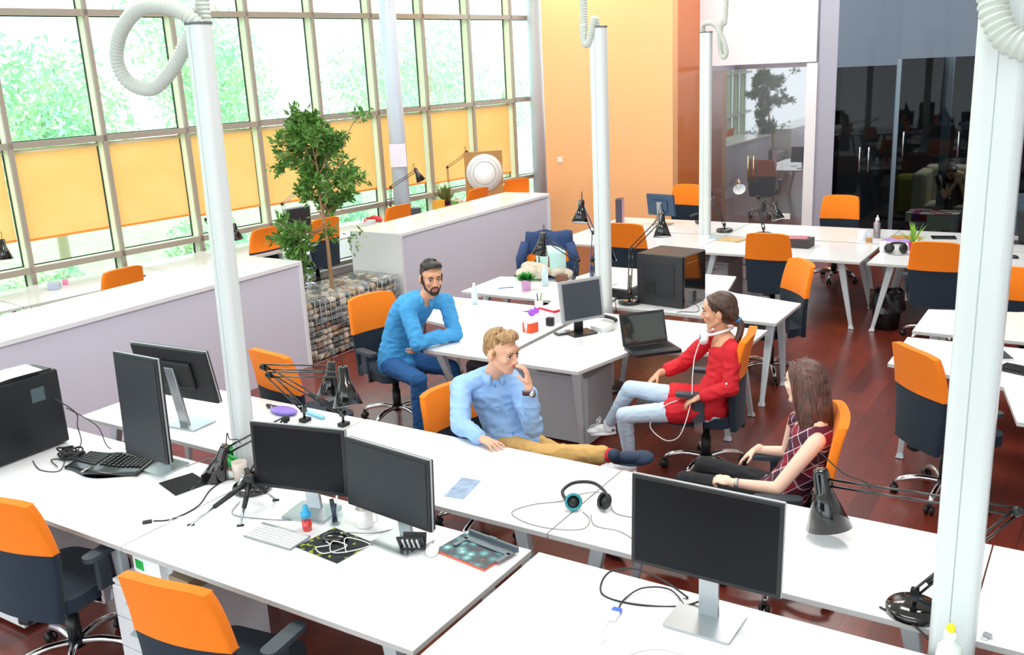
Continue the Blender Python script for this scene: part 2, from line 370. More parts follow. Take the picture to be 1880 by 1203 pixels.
# round columns
CC = mat('round_column_paint', '#cfdcec', 0.3)
for (c, r_, lb) in ((wp(11.40, .42, 0), 0.125, 'round pale blue steel column with a paper notice by the windows'), (wp(15.25, .1, 0), 0.13, 'round pale column at the far end of the windows')):
    tag(MB().cyl((c.x, c.y, 0), (c.x, c.y, 6), r_, n=32).build('round_column', CC, off=None), lb, 'column')
c = wp(11.40, .42, 0)
tag(MB().box((c.x + .1, c.y - .135, 1.66), (0.24, 0.012, 0.34), rz=R(35)).build('paper_notice', mat('notice_paper', '#e9e4f4', 0.7, noise_amt=.12, noise_scale=60)), 'printed paper notice taped to the round column', 'notice')

# ------------------------------------------------------------------ greenery outside
m, nt, b = node_mat('outdoor_foliage'); b.inputs['Roughness'].default_value = 0.7
tc = nt.nodes.new('ShaderNodeTexCoord'); no = nt.nodes.new('ShaderNodeTexNoise'); no.inputs['Scale'].default_value = 1.2; rp = nt.nodes.new('ShaderNodeValToRGB')
rp.color_ramp.elements[0].color = lin('#9fd6bb'); rp.color_ramp.elements[0].position = 0.3; rp.color_ramp.elements[1].color = lin('#e6f2c8'); rp.color_ramp.elements[1].position = 0.7
nt.links.new(tc.outputs['Object'], no.inputs['Vector']); nt.links.new(no.outputs['Fac'], rp.inputs[0]); nt.links.new(rp.outputs[0], b.inputs['Base Color']); FOL = m
struct(MB().box((-40, 10, -4.2), (56, 90, 0.1)).build('ground_outside', mat('lawn', '#a9cf90', 0.9, noise_amt=.4, noise_scale=1.5)))
def leaf_cloud(mb, c, r, n, s, rg):
    for _ in range(n):
        d = Vector((rg.gauss(0, 1), rg.gauss(0, 1), rg.gauss(0, 1))).normalized() * (rg.random() ** .4)
        p = Vector(c) + Vector((d.x * r[0], d.y * r[1], d.z * r[2])); a = Vector((rg.uniform(-1, 1), rg.uniform(-1, 1), rg.uniform(-1, 1))).normalized(); b_ = a.orthogonal().normalized()
        l = s * rg.uniform(.6, 1.3); mb.add([p - a * l, p + b_ * l * .35, p + a * l, p - b_ * l * .35], [(0, 1, 2, 3)])
rg = random.Random(3)
spots = [(-19, -1, 3.0, 3.0), (-20, 5.8, 3.6, 3.3), (-21, 13, 2.2, 3.2), (-24, 20, 3.4, 3.2), (-23, 28, 1.5, 3.4), (-28, 37, 3.0, 4.2), (-31, 48, 1.5, 4.6), (-14.6, 2.4, -1.0, 1.35), (-14.8, 5.6, -.9, 1.4), (-14.7, 9, -1.1, 1.4), (-15, 12.4, -1.0, 1.4), (-15.0, 15.9, -1.1, 1.45), (-15.5, 19.6, -1.2, 1.5), (-16, 23.4, -1.3, 1.6)]
for i, (x, y, z, r_) in enumerate(spots):
    big = i < 7
    t = T('garden_tree' if big else 'garden_shrub', 'pale leafy %s outside behind the glass front' % ('tree' if big else 'shrub'), 'tree' if big else 'shrub', (x, y, -4.15), 0, 'trees outside the windows' if big else 'shrubs outside the windows')
    mb = MB()
    for q in range(7):
        c = (x + rg.uniform(-.5, .5) * r_, y + rg.uniform(-.55, .55) * r_, z + rg.uniform(-.5, .5) * r_); leaf_cloud(mb, c, (r_ * .5,) * 3, 1000, .08 + .03 * big, rg)
    mb.build('foliage', FOL, t, off=(x, y, -4.15))
    MB().tube([(x, y, -4.15), (x + .1, y, z)], [.18, .08], 8).build('trunk', mat('bark', '#b7a68c', .9), t, off=(x, y, -4.15))
# ------------------------------------------------------------------ desks
ZD = 0.74
def leg(mb, top, foot, w0=0.075, w1=0.05):
    t = Vector((top[0], top[1], 0.712)); f_ = Vector((foot[0], foot[1], 0.0))
    for (h0, h1, a, b_) in ((0, 1, w0, w1),):
        r0 = [(t.x - a / 2, t.y - a * .35, t.z), (t.x + a / 2, t.y - a * .35, t.z), (t.x + a / 2, t.y + a * .35, t.z), (t.x - a / 2, t.y + a * .35, t.z)]
        k = 0.06; p = f_.lerp(t, k)
        r1_ = [(p.x - b_ * .4, p.y - b_ * .3, p.z), (p.x + b_ * .4, p.y - b_ * .3, p.z), (p.x + b_ * .4, p.y + b_ * .3, p.z), (p.x - b_ * .4, p.y + b_ * .3, p.z)]
        r2 = [(f_.x - b_ * .6, f_.y - b_ * .5, 0.002), (f_.x + b_ * .6, f_.y - b_ * .5, 0.002), (f_.x + b_ * .6, f_.y + b_ * .5, 0.002), (f_.x - b_ * .6, f_.y + b_ * .5, 0.002)]
        mb.rings([r2, r1_, r0], smooth=False)
def desk(poly, legs, label, tray=None, group=None, name='office_desk'):
    cx = sum(p[0] for p in poly) / len(poly); cy = sum(p[1] for p in poly) / len(poly)
    t = T(name, label, 'desk', (cx, cy, 0), 0, group); o = (cx, cy, 0)
    MB().prism(poly, 0.715, ZD, side=1).build('tabletop', [WHITE, EDGE], t, bevel=0.003, off=o)
    for (a, b_) in legs:
        mb = MB(); leg(mb, a, b_); mb.build('leg', LEGM, t, bevel=0.006, off=o)
    if tray:
        MB().box(tray[0], tray[1]).build('under_frame', GREYP, t, bevel=0.004, off=o)
    return t
def rect(x0, x1, y0, y1, label, legs='all', group=None):
    lg = []
    for sx, x in ((1, x0), (-1, x1)):
        for sy, y in ((1, y0), (-1, y1)):
            lg.append(((x + sx * .22, y + sy * .12), (x + sx * .07, y + sy * .06)))
    return desk([(x0, y0), (x1, y0), (x1, y1), (x0, y1)], lg, label, (((x0 + x1) / 2, (y0 + y1) / 2, 0.69), (abs(x1 - x0) - .5, 0.08, 0.05)), group)
g1 = 'desks of the front bench'
rect(-5.62, -3.852, 2.41, 3.285, 'white front-row desk holding the black tower and wavy keyboard', group=g1)
rect(-3.845, -2.082, 2.41, 3.285, 'white front-row desk holding two monitors side by side', group=g1)
rect(-2.042, -0.245, 2.0, 3.285, 'white desk in the foreground holding the single large monitor', group=g1)
rect(-0.238, 1.6, 2.0, 3.285, 'white foreground desk right of the right pole', group=g1)
rect(-5.72, -3.905, 3.455, 4.25, 'white back-row desk left of the left pole with rear-facing monitor', group=g1)
rect(-3.898, -2.102, 3.455, 4.255, 'white desk the blond man rests his hand on', group=g1)
rect(-2.095, -0.302, 3.455, 4.255, 'white desk with headset and black lamp base', group=g1)
rect(-0.295, 1.5, 3.455, 4.255, 'white desk at the lower right edge behind the pole', group=g1)
def wing(ox, oy, sx, sy, label, yo=0.0, group=None):
    """cranked bench desk; outer end narrow, inner end deep. local: inner seam x=0, rear y=0; sx,sy flip"""
    loc = [(0, 0), (0, -1.55), (0.67, -1.55)]
    for k in range(1, 6):
        a = k / 6; loc.append((0.67 + 0.13 * a + .05 * math.sin(PI * a) * 0, -1.55 + .60 * a ** 1.0))
    loc += [(0.80, -0.94), (0.90, -0.88), (1.55, -0.72), (1.55, 0)]
    P_ = [(ox + sx * x, oy + sy * y) for x, y in loc]
    if sx * sy < 0: P_ = P_[::-1]
    L_ = [((ox + sx * .60, oy - sy * 1.44), (ox + sx * .50, oy - sy * 1.20)), ((ox + sx * .18, oy - sy * .2), (ox + sx * .1, oy - sy * .1)), ((ox + sx * 1.42, oy - sy * .30), (ox + sx * 1.44, oy - sy * .02 + 0)), ((ox + sx * 1.40, oy - sy * .62), (ox + sx * 1.45, oy - sy * .60))]
    c = ((ox + sx * .75), oy - sy * .35)
    return desk(P_, L_, label, ((c[0], c[1], 0.69), (1.0, .06, .05)), group)
g2 = 'cranked desks of the middle bench'
wing(-3.79, 7.2, 1, 1, 'white cranked desk holding the grey-framed monitor and laptop', group=g2)
wing(-3.84, 7.2, -1, 1, 'white cranked desk the bearded man leans on', group=g2)
wing(-3.79, 7.42, 1, -1, 'white cranked desk under the black computer tower, middle bench', group=g2)
wing(-3.84, 7.42, -1, -1, 'white cranked desk holding the pink plant pot', group=g2)
g3 = 'cranked desks of the right bench'
wing(0.32, 7.42, -1, 1, 'white cranked desk with notebook and black keyboard at right edge', group=g3)
wing(0.36, 7.42, 1, 1, 'white cranked desk beyond the right edge', group=g3)
wing(0.32, 7.60, -1, -1, 'white cranked desk behind the right bench, narrow gap before it', group=g3)
g4 = 'desks of the far bench'
rect(-5.87, -4.02, 10.03, 11.06, 'white far-bench desk behind the middle power pole', group=g4)
rect(-4.01, -2.17, 10.03, 11.06, 'white far-bench desk with magazines and box', group=g4)
rect(-2.10, -0.26, 10.02, 11.06, 'white far-bench desk with black headphones', group=g4)
rect(-0.25, 1.6, 10.02, 11.06, 'white far-bench desk with small black mouse', group=g4)
rect(-5.87, -4.02, 11.10, 12.05, 'white rear far-bench desk with small dark monitor', group=g4)
rect(-4.01, -2.17, 11.10, 12.05, 'white rear far-bench desk with two desk lamps', group=g4)
rect(-2.16, -0.26, 11.10, 12.05, 'white rear far-bench desk with magazines and steel bottle', group=g4)
rect(-0.25, 1.6, 11.10, 12.05, 'white rear far-bench desk at the right edge', group=g4)
# window-side desks follow the wall
def wdesk(ya, yb, label, depth=1.0, o0=.12):
    P_ = [wp(ya, o0, 0), wp(ya, .12 + depth, 0), wp(yb, .12 + depth, 0), wp(yb, o0, 0)]
    poly = [(p.x, p.y) for p in P_]
    lg = []
    for y, s in ((ya, 1), (yb, -1)):
        for o_, q in ((o0 + .08, o0 + .04), (.1 + depth - .05, .1 + depth - .12)):
            a = wp(y + s * .28, o_ + (0.08 if o_ < .5 else -.06), 0); b_ = wp(y + s * .1, q, 0); lg.append(((a.x, a.y), (b_.x, b_.y)))
    return desk(poly, lg, label, group='desks along the windows')
wdesk(3.6, 5.35, 'white window desk at the left edge, lamp above it')
wdesk(5.36, 7.1, 'white window desk with tissue and pink item')
wdesk(7.11, 8.9, 'white window desk under the leftmost blinds right of the pole')
wdesk(8.91, 10.7, 'white window desk behind the tree')
wdesk(10.71, 12.4, 'white window desk beside the round column with red items', o0=.62)
wdesk(12.41, 14.2, 'white window desk under the round dial')
# low counters
def counter(x0, x1, y0, y1, label):
    cx, cy = (x0 + x1) / 2, (y0 + y1) / 2; t = T('storage_counter', label, 'counter', (cx, cy, 0), 0, 'white storage counters between the aisle and the window desks'); o = (cx, cy, 0)
    MB().box((cx, cy, 0.53), (x1 - x0 - .04, y1 - y0 - .04, 1.06)).build('carcass', PANEL, t, off=o)
    MB().box((cx, cy, 1.08), (x1 - x0, y1 - y0, 0.04)).build('top_board', [WHITE], t, bevel=.003, off=o)
    mb = MB(); mb.box((cx, y1 - .018, .53), (x1 - x0, .036, 1.06)); mb.build('end_panel', WHITE, t, off=o)
    mb = MB(); mb.box((cx, y0 + .018, .53), (x1 - x0, .036, 1.06)); mb.build('end_panel', WHITE, t, off=o)
counter(-7.60, -6.78, 1.2, 6.68, 'long white glossy counter on the left, running out of frame')
counter(-7.55, -6.80, 8.26, 11.65, 'white glossy counter on the right of the stone planter')

# ------------------------------------------------------------------ swivel chairs
CH = None
def make_chair(armless=False):
    t = T('office_chair', 'chair', 'chair', (0, 0, 0), 0, 'orange and navy office chairs')
    # backrest shell: curved in plan, leaning back, orange upper, navy lower
    def sheet(z0, z1, w0, w1, th, y_off=0):
        mb = MB(); nu, nv = 10, 8; rings = []
        def pt(u, v, s):
            z = z0 + (z1 - z0) * v - (.022 * abs(2 * u - 1) ** 4 * v if z1 > 1 else 0); wd = (w0 + (w1 - w0) * v) * (1 - (.05 * v ** 7 if z1 > 1 else 0)); x = (u - .5) * wd
            k = (z - .40)
            y = -0.235 - 0.13 * k + 0.10 * math.sin((z - .46) * 4.6) * .35 + 0.52 * (x ** 2) + y_off
            return Vector((x, y + s, z))
        F = [[pt(i / nu, j / nv, th / 2) for i in range(nu + 1)] for j in range(nv + 1)]
        B = [[pt(i / nu, j / nv, -th / 2) for i in range(nu + 1)] for j in range(nv + 1)]
        for j in range(nv + 1): rings.append(F[j] + B[j][::-1])
        mb.rings(rings, smooth=True, cap=False)
        n = len(rings[0])
        for r_, fl in ((rings[0], 0), (rings[-1], 1)):
            m_ = n // 2; fs = []
            for i in range(m_ - 1):
                a, b_, c, d = i, i + 1, n - 2 - i, n - 1 - i; fs.append((a, d, c, b_) if not fl else (a, b_, c, d))
            mb.add(r_, fs, True)
        return mb
    sheet(.765, 1.06, .50, .455, .05, 0.0).build('backrest_cushion', OR_F, t, bevel=.012, seg=3, angle=50)
    sheet(.40, .768, .425, .50, .042, 0.0).build('backrest_shell', NAVY, t, bevel=.01, angle=50)
    mb = MB()
    mb.prism(rbox(0, 0.02, .49, .47, .09, 6), .425, .495); mb.build('seat', NAVY, t, bevel=.02, seg=3)
    MB().prism(rbox(0, 0.0, .36, .34, .05, 4), .395, .424).build('seat_pan', BLKP, t, bevel=.005)
    mb = MB(); mb.box((0, -.17, .385), (.07, .2, .03)); mb.box((0, -.245, .40), (.07, .02, .05)); mb.build('back_bracket', BLKP, t, bevel=.004)
    mb = MB(); mb.lathe([(.0, .13), (.035, .13), (.035, .27), (.028, .27), (.028, .33), (.022, .33), (.022, .40), (0.0, .40)]); mb.build('gas_column', BLKP, t)
    for k in range(5):
        a = 2 * PI * k / 5 + .35; c, s = math.cos(a), math.sin(a); mb = MB()
        mb.tube(curve_pts([(c * .03, s * .03, .115), (c * .14, s * .14, .125), (c * .25, s * .25, .105), (c * .295, s * .295, .078)], 5), [.02] * 11 + [.019, .018, .016, .014, .013], 10)
        mb.build('base_arm', CHROME, t)
        mb = MB(); p = Vector((c * .3, s * .3, .03)); n_ = Vector((-s, c, 0))
        for q in (-1, 1): mb.cyl(p + n_ * q * .008, p + n_ * q * .026, .028, n=16)
        mb.cyl(p + Vector((0, 0, .01)), p + Vector((0, 0, .055)), .012, n=8)
        mb.build('caster', BLKP, t)
    MB().lathe([(0, .09), (.045, .09), (.045, .13), (.0, .135)]).build('base_hub', BLKP, t)
    if not armless:
        for s in (-1, 1):
            mb = MB(); mb.cur = 0
            mb.prism(rbox(s * .275, .03, .075, .25, .034, 5), .652, .678)
            mb.prism(rbox(s * .275, .0, .03, .085, .012, 3), .48, .653)
            mb.cur = 1; mb.prism(rbox(s * .272, .0, .022, .06, .008, 3), .40, .49); mb.box((s * .22, 0, .405), (.12, .06, .012))
            mb.build('armrest', [ARMP, CHROME], t, bevel=.004)
    return t
chair0 = make_chair(); used = [0]
def chair(x, y, deg, label, sc=None):
    """deg: heading of the sitter, 90 = +Y"""
    if not used[0]:
        used[0] = 1; o = chair0; o.location = (x, y, 0); o.rotation_euler = (0, 0, R(deg - 90)); o['label'] = label
    else: o = dup(chair0, (x, y, 0), R(deg - 90), label)
    return o
chair(-4.30, 2.36, 100, 'orange-backed chair at the left edge, front row')
chair(-2.94, 2.24, 98, 'orange-backed chair pushed under the two-monitor desk, in the foreground')
chair(-1.60, 2.02, 90, 'chair at the bottom edge with only its orange top showing')
chair(-4.78, 4.62, 82, 'orange chair backed against the rear front-bench desk beside the left power pole')
chair(-5.00, 5.86, -17, 'chair the bearded man sits on')
_c = chair(-3.25, 4.57, -12, 'chair the blond man sits on'); _c.scale = (1, 1, .85)
chair(-2.29, 6.00, 190, 'chair the woman in red sits on')
chair(-1.37, 4.70, 200, 'chair the woman in plaid sits on')
chair(-0.76, 6.28, 45, 'empty orange and navy chair left of the right power pole')
chair(-2.54, 8.26, 222, 'empty chair turned sideways to the right of the middle bench')
chair(-3.06, 9.98, 93, 'chair seen from behind at the far bench, nearest the black waste bin')
chair(-1.42, 9.98, 93, 'chair seen from behind just left of the right power pole, far bench')
chair(-0.56, 9.04, 90, 'orange chair cut by the right edge of the photo')
chair(-2.99, 12.32, -88, 'orange chair behind the far bench before the grey wall')
chair(-5.40, 12.98, -95, 'orange chair behind the far bench against the orange wall')
chair(-4.78, 10.14, 92, 'chair seen from behind right of the middle power pole')
chair(-8.72, 13.60, 150, 'orange chair at the window, farthest one')
chair(-8.72, 12.30, 172, 'orange chair at the window before the round dial')
chair(-8.80, 10.42, 172, 'orange chair top right of the tree, by the window')
chair(-9.06, 9.20, 172, 'orange and dark chair behind the tree trunk')
chair(-9.28, 8.34, 176, 'orange chair by the window just right of the left pole')
chair(-8.84, 5.92, 178, 'orange chair by the window at the far left')
# jacket chair
jc = chair(-5.18, 8.70, -72, 'chair draped with a dark blue jacket')
mb = MB()
F = []
for j in range(9):
    v = j / 8; z = .62 + .47 * v; row = []
    for i in range(13):
        u = i / 12 - .5; x = u * (.56 - .06 * v); y = -.21 - .13 * (z - .4) + .26 * x * x + .012 * math.sin(9 * u + 5 * v) + .03
        row.append((x, y + .02, z + .012 * math.sin(12 * u)))
    row += [(p[0] * 1.03, p[1] - .11 - .01 * math.sin(p[0] * 30), p[2] - .006) for p in row[::-1]]
    F.append(row)
mb.rings(F, smooth=True, cap=True)
mb.tube([(-.25, -.2, .98), (-.3, -.17, .8), (-.29, -.14, .55)], [.05, .06, .05], 10); mb.tube([(.25, -.2, .98), (.3, -.17, .8), (.29, -.14, .55)], [.05, .06, .05], 10)
jk = mb.build('denim_jacket', mat('denim_jacket', '#2e4672', .85, noise_amt=.45, noise_scale=9, bump=.5, bump_scale=30))
jk.location = (-5.18, 8.70, 0); jk.rotation_euler = (0, 0, R(-162)); tag(jk, 'dark blue patterned jacket hung over a chair back', 'jacket')

# ------------------------------------------------------------------ power poles
def pole(x, y, z0, label, hose, top=3.15, lean=0.0, hr=0.02, pw=.138):
    t = T('power_pole', label, 'pole', (x, y, 0), 0, 'white power poles'); 
    mb = MB(); mb.prism(rbox(0, 0, pw, .105, .035, 6), .02, top - .01)
    if lean:
        for i, v in enumerate(mb.v): mb.v[i] = (v[0] + lean * (v[2] - .74), v[1], v[2])
    mb.build('pole_shaft', POLE, t)
    lx = lambda z: lean * (z - .74)
    for s, xx in ((0, -.008),):
        g = MB(); g.tube([(xx + lx(.03), -.052, .03), (xx + lx(top - .02), -.052, top - .02)], .0022, 6); g.build('groove_strip', mat('groove_grey', '#a9b4b6', .5), t)
    MB().prism(rbox(lx(top), 0, pw + .006, .111, .036, 6), top - .012, top).build('pole_cap', mat('cap_dark', '#5a5f60', .5), t)
    MB().lathe([(0, 0.001), (.19, .001), (.19, .02), (.15, .035), (0, .035)], n=32, c=(lx(0.02), 0, 0)).build('base_disc', BLKP, t)
    pts = curve_pts([Vector(p) - Vector((x, y, 0)) for p in hose], 14); L_ = [0.0]
    for a, b_ in zip(pts, pts[1:]): L_.append(L_[-1] + (b_ - a).length)
    # resample densely for the corrugation
    step = .0052; out = []; rr = []; i = 0; d = 0; k = 0
    while d < L_[-1]:
        while L_[i + 1] < d: i += 1
        f_ = (d - L_[i]) / max(1e-6, L_[i + 1] - L_[i]); out.append(pts[i].lerp(pts[i + 1], f_)); rr.append(hr + (0.0030, 0.0030, -0.0022, -0.0022)[k % 4]); d += step; k += 1
    MB().tube(out, rr, 14).build('corrugated_hose', mat('hose_plastic', '#c4cac2', .5), t)
    return t
def hz(y, L, dy): 
    n = len(L); return [(p[0], y + dy * math.sin(PI * 1.6 * i / (n - 1)), p[1]) for i, p in enumerate(L)]
pole(-4.03, 3.37, 0, 'white power pole on the left with a large hose loop', hz(3.37, [(-3.955, 3.13), (-4.0, 3.19), (-4.12, 3.236), (-4.291, 3.232), (-4.456, 3.129), (-4.534, 2.994), (-4.498, 2.88), (-4.357, 2.842), (-4.218, 2.94), (-4.11, 3.083), (-4.042, 3.21), (-4.011, 3.35), (-4.0, 6)], -.09), lean=.030, hr=.036, pw=.12)
pole(-3.75, 7.31, 0, 'white power pole rising from the middle bench', hz(7.31, [(-3.76, 3.14), (-3.765, 3.21), (-3.79, 3.09), (-3.82, 3.02), (-3.869, 3.028), (-3.901, 3.151), (-3.905, 3.4), (-3.92, 6)], -.05), hr=.03)
pole(-4.265, 11.08, 0, 'white power pole at the far bench before the glass partition', hz(11.08, [(-4.30, 3.14), (-4.29, 3.225), (-4.2, 3.244), (-4.117, 3.203), (-4.036, 3.065), (-3.994, 2.91), (-4.033, 2.851), (-4.08, 2.896), (-4.115, 3.069), (-4.098, 3.25), (-4.055, 3.487), (-4.02, 6)], -.08), hr=.027)
pole(-0.338, 3.37, 0, 'large white power pole on the right in the foreground', [(-.34, 3.37, 3.13), (-.36, 3.3, 3.2), (-.37, 3.25, 3.12), (-.365, 3.22, 3.0), (-.345, 3.2, 2.925), (-.30, 3.19, 2.865), (-.22, 3.19, 2.85), (-.12, 3.2, 2.95), (-.08, 3.25, 3.2), (-.1, 3.3, 6)], hr=.040, pw=.152)

# ------------------------------------------------------------------ stone planter and indoor tree
gx0, gx1, gy0, gy1, gz = -7.42, -6.80, 6.74, 8.18, 0.65
t = T('gabion_planter', 'wire cage planter filled with grey and tan river stones', 'planter', ((gx0 + gx1) / 2, (gy0 + gy1) / 2, 0)); o = t.location.copy()
wm = MB()
for z in [gz * k / 8 for k in range(9)]:
    wm.tube([(gx0, gy0, z), (gx1, gy0, z), (gx1, gy1, z), (gx0, gy1, z), (gx0, gy0, z)], .0028, 5)
for k in range(20):
    y = gy0 + (gy1 - gy0) * k / 19
    for x in (gx0, gx1): wm.cyl((x, y, 0), (x, y, gz), .0028, n=5)
    wm.cyl((gx0, y, gz), (gx1, y, gz), .0028, n=5)
for k in range(9):
    x = gx0 + (gx1 - gx0) * k / 8
    for y in (gy0, gy1): wm.cyl((x, y, 0), (x, y, gz), .0028, n=5)
    wm.cyl((x, gy0, gz), (x, gy1, gz), .0028, n=5)
wm.build('wire_cage', STEEL, t, off=o)
sm_ = [mat('stone_%s' % c, c_, .8, noise_amt=.25, noise_scale=20) for c, c_ in (('grey', '#8a8f91'), ('tan', '#b79f84'), ('pale', '#d8cfc0'), ('dark', '#5d625f'), ('brown', '#8f6f55'))]
mb = MB(); rg = random.Random(11)
def stone(x, y, z, s):
    mb.cur = rg.choices(range(5), [6, 4, 5, 3, 2])[0]
    rot = Matrix.Rotation(rg.uniform(0, 6), 3, 'Z') @ Matrix.Rotation(rg.uniform(-.5, .5), 3, 'X')
    mb.ell((x, y, z), (s * rg.uniform(.9, 1.4), s * rg.uniform(.75, 1.0), s * rg.uniform(.55, .85)), rot, 10, 6)
z = .04
while z < gz - .03:
    y = gy0 + .04
    while y < gy1 - .02:
        for xx in (gx1 - .055, gx0 + .055): stone(xx, y + rg.uniform(-.01, .01), z, rg.uniform(.042, .058))
        y += .082
    x = gx0 + .1
    while x < gx1 - .08:
        for yy_ in (gy0 + .055, gy1 - .055): stone(x, yy_, z, rg.uniform(.042, .058))
        x += .082
    z += .062
for _ in range(170): stone(rg.uniform(gx0 + .06, gx1 - .06), rg.uniform(gy0 + .06, gy1 - .06), rg.uniform(gz - .1, gz - .03), rg.uniform(.045, .065))
mb.cur = 3; mb.box(((gx0 + gx1) / 2, (gy0 + gy1) / 2, .3), (gx1 - gx0 - .16, gy1 - gy0 - .16, .56))
mb.build('river_stones', sm_, t, off=o)['kind'] = 'stuff'
t = T('potted_tree', 'slender leafy tree growing out of the stone planter', 'tree', (-7.02, 7.32, .6)); o = t.location.copy()
tr = MB(); tk = [(-7.02, 7.32, .6), (-7.03, 7.33, .9), (-7.06, 7.36, 1.15), (-7.10, 7.38, 1.4), (-7.14, 7.4, 1.6), (-7.13, 7.4, 1.85), (-7.16, 7.4, 2.1)]
tr.tube(curve_pts(tk, 4), [.024 - .0006 * i for i in range(25)], 8)
rg = random.Random(5); ends = []
LB = MB()
def leafm(p, d, l):
    d = d.normalized(); s = d.orthogonal().normalized(); s = (s * math.cos(rg.uniform(0, 6)) + d.cross(s) * math.sin(rg.uniform(0, 6)));
    if s.length < .1: s = d.orthogonal()
    s = s.normalized(); w_ = l * .2; n_ = d.cross(s) * l * .06
    LB.add([p, p + d * l * .45 + s * w_ + n_, p + d * l, p + d * l * .45 - s * w_ + n_], [(0, 1, 2, 3)])
def branch(p, d, ln, r_, lv):
    q = p.copy(); pts = [q.copy()]; dd = d.normalized()
    for k in range(5):
        dd = (dd + Vector((rg.uniform(-.28, .28), rg.uniform(-.28, .28), rg.uniform(-.2, .26)))).normalized(); q = q + dd * ln / 5; pts.append(q.copy())
        if lv < 2 and k > 0:
            for _ in range(2): branch(q, (dd + Vector((rg.uniform(-1, 1), rg.uniform(-1, 1), rg.uniform(-.7, .8)))).normalized(), ln * .5, r_ * .55, lv + 1)
        if lv == 2:
            for _ in range(2):
                leafm(q + Vector((rg.uniform(-.02, .02),) * 3), dd + Vector((rg.uniform(-1, 1), rg.uniform(-1, 1), rg.uniform(-1.1, .6))), rg.uniform(.05, .095))
    tr.tube(pts, [r_ * (1 - .15 * i) for i in range(6)], 5)
for (sp, d, l) in (((-7.10, 7.38, 1.42), (-.8, -.3, .6), .5), ((-7.12, 7.39, 1.5), (.9, .2, .9), .6), ((-7.14, 7.4, 1.6), (-.6, .4, 1.1), .62), ((-7.13, 7.4, 1.75), (-.9, -.4, .5), .58), ((-7.13, 7.4, 1.85), (.5, .5, 1.2), .5), ((-7.16, 7.4, 2.05), (-.25, .1, 1), .45), ((-7.08, 7.37, 1.3), (-.7, -.7, -.25), .48), ((-7.14, 7.4, 1.95), (-.6, -.5, .8), .5), ((-7.09, 7.37, 1.4), (-.5, .8, .1), .45), ((-7.08, 7.36, 1.35), (-.3, -.8, -.5), .5), ((-7.15, 7.4, 2.0), (.6, -.5, .5), .42)):
    branch(Vector(sp), Vector(d), l * .72, .010, 0)
tr.tube(curve_pts([(-7.1, 7.38, 1.45), (-6.9, 7.42, 1.9), (-6.7, 7.45, 2.3), (-6.52, 7.45, 2.47)], 5), .005, 5)
for _ in range(40): leafm(Vector((-6.53, 7.45, 2.46)) + Vector((rg.gauss(0, .05), rg.gauss(0, .05), rg.gauss(0, .04))), Vector((rg.uniform(-1, 1), rg.uniform(-1, 1), rg.uniform(-.5, 1))), .08)
for (c, n_, s_) in (((-7.42, 7.25, 1.05), 110, .09), ((-7.25, 7.2, .88), 60, .06), ((-6.72, 7.45, 1.2), 26, .06)):
    for _ in range(n_): leafm(Vector(c) + Vector((rg.gauss(0, s_), rg.gauss(0, s_), rg.gauss(0, s_ * 1.2))), Vector((rg.uniform(-1, 1), rg.uniform(-1, 1), rg.uniform(-1.2, .3))), rg.uniform(.05, .09))
tr.tube(curve_pts([(-7.08, 7.36, 1.3), (-7.25, 7.3, 1.2), (-7.38, 7.25, 1.02), (-7.3, 7.2, .86)], 5), .005, 5)
tr.build('trunk_and_branches', mat('tree_bark', '#a5835e', .8, noise_amt=.2, noise_scale=40), t, off=o)
LB.build('leaves', mat('tree_leaf', '#5c8a3a', .55, noise_amt=.4, noise_scale=5), t, off=o)
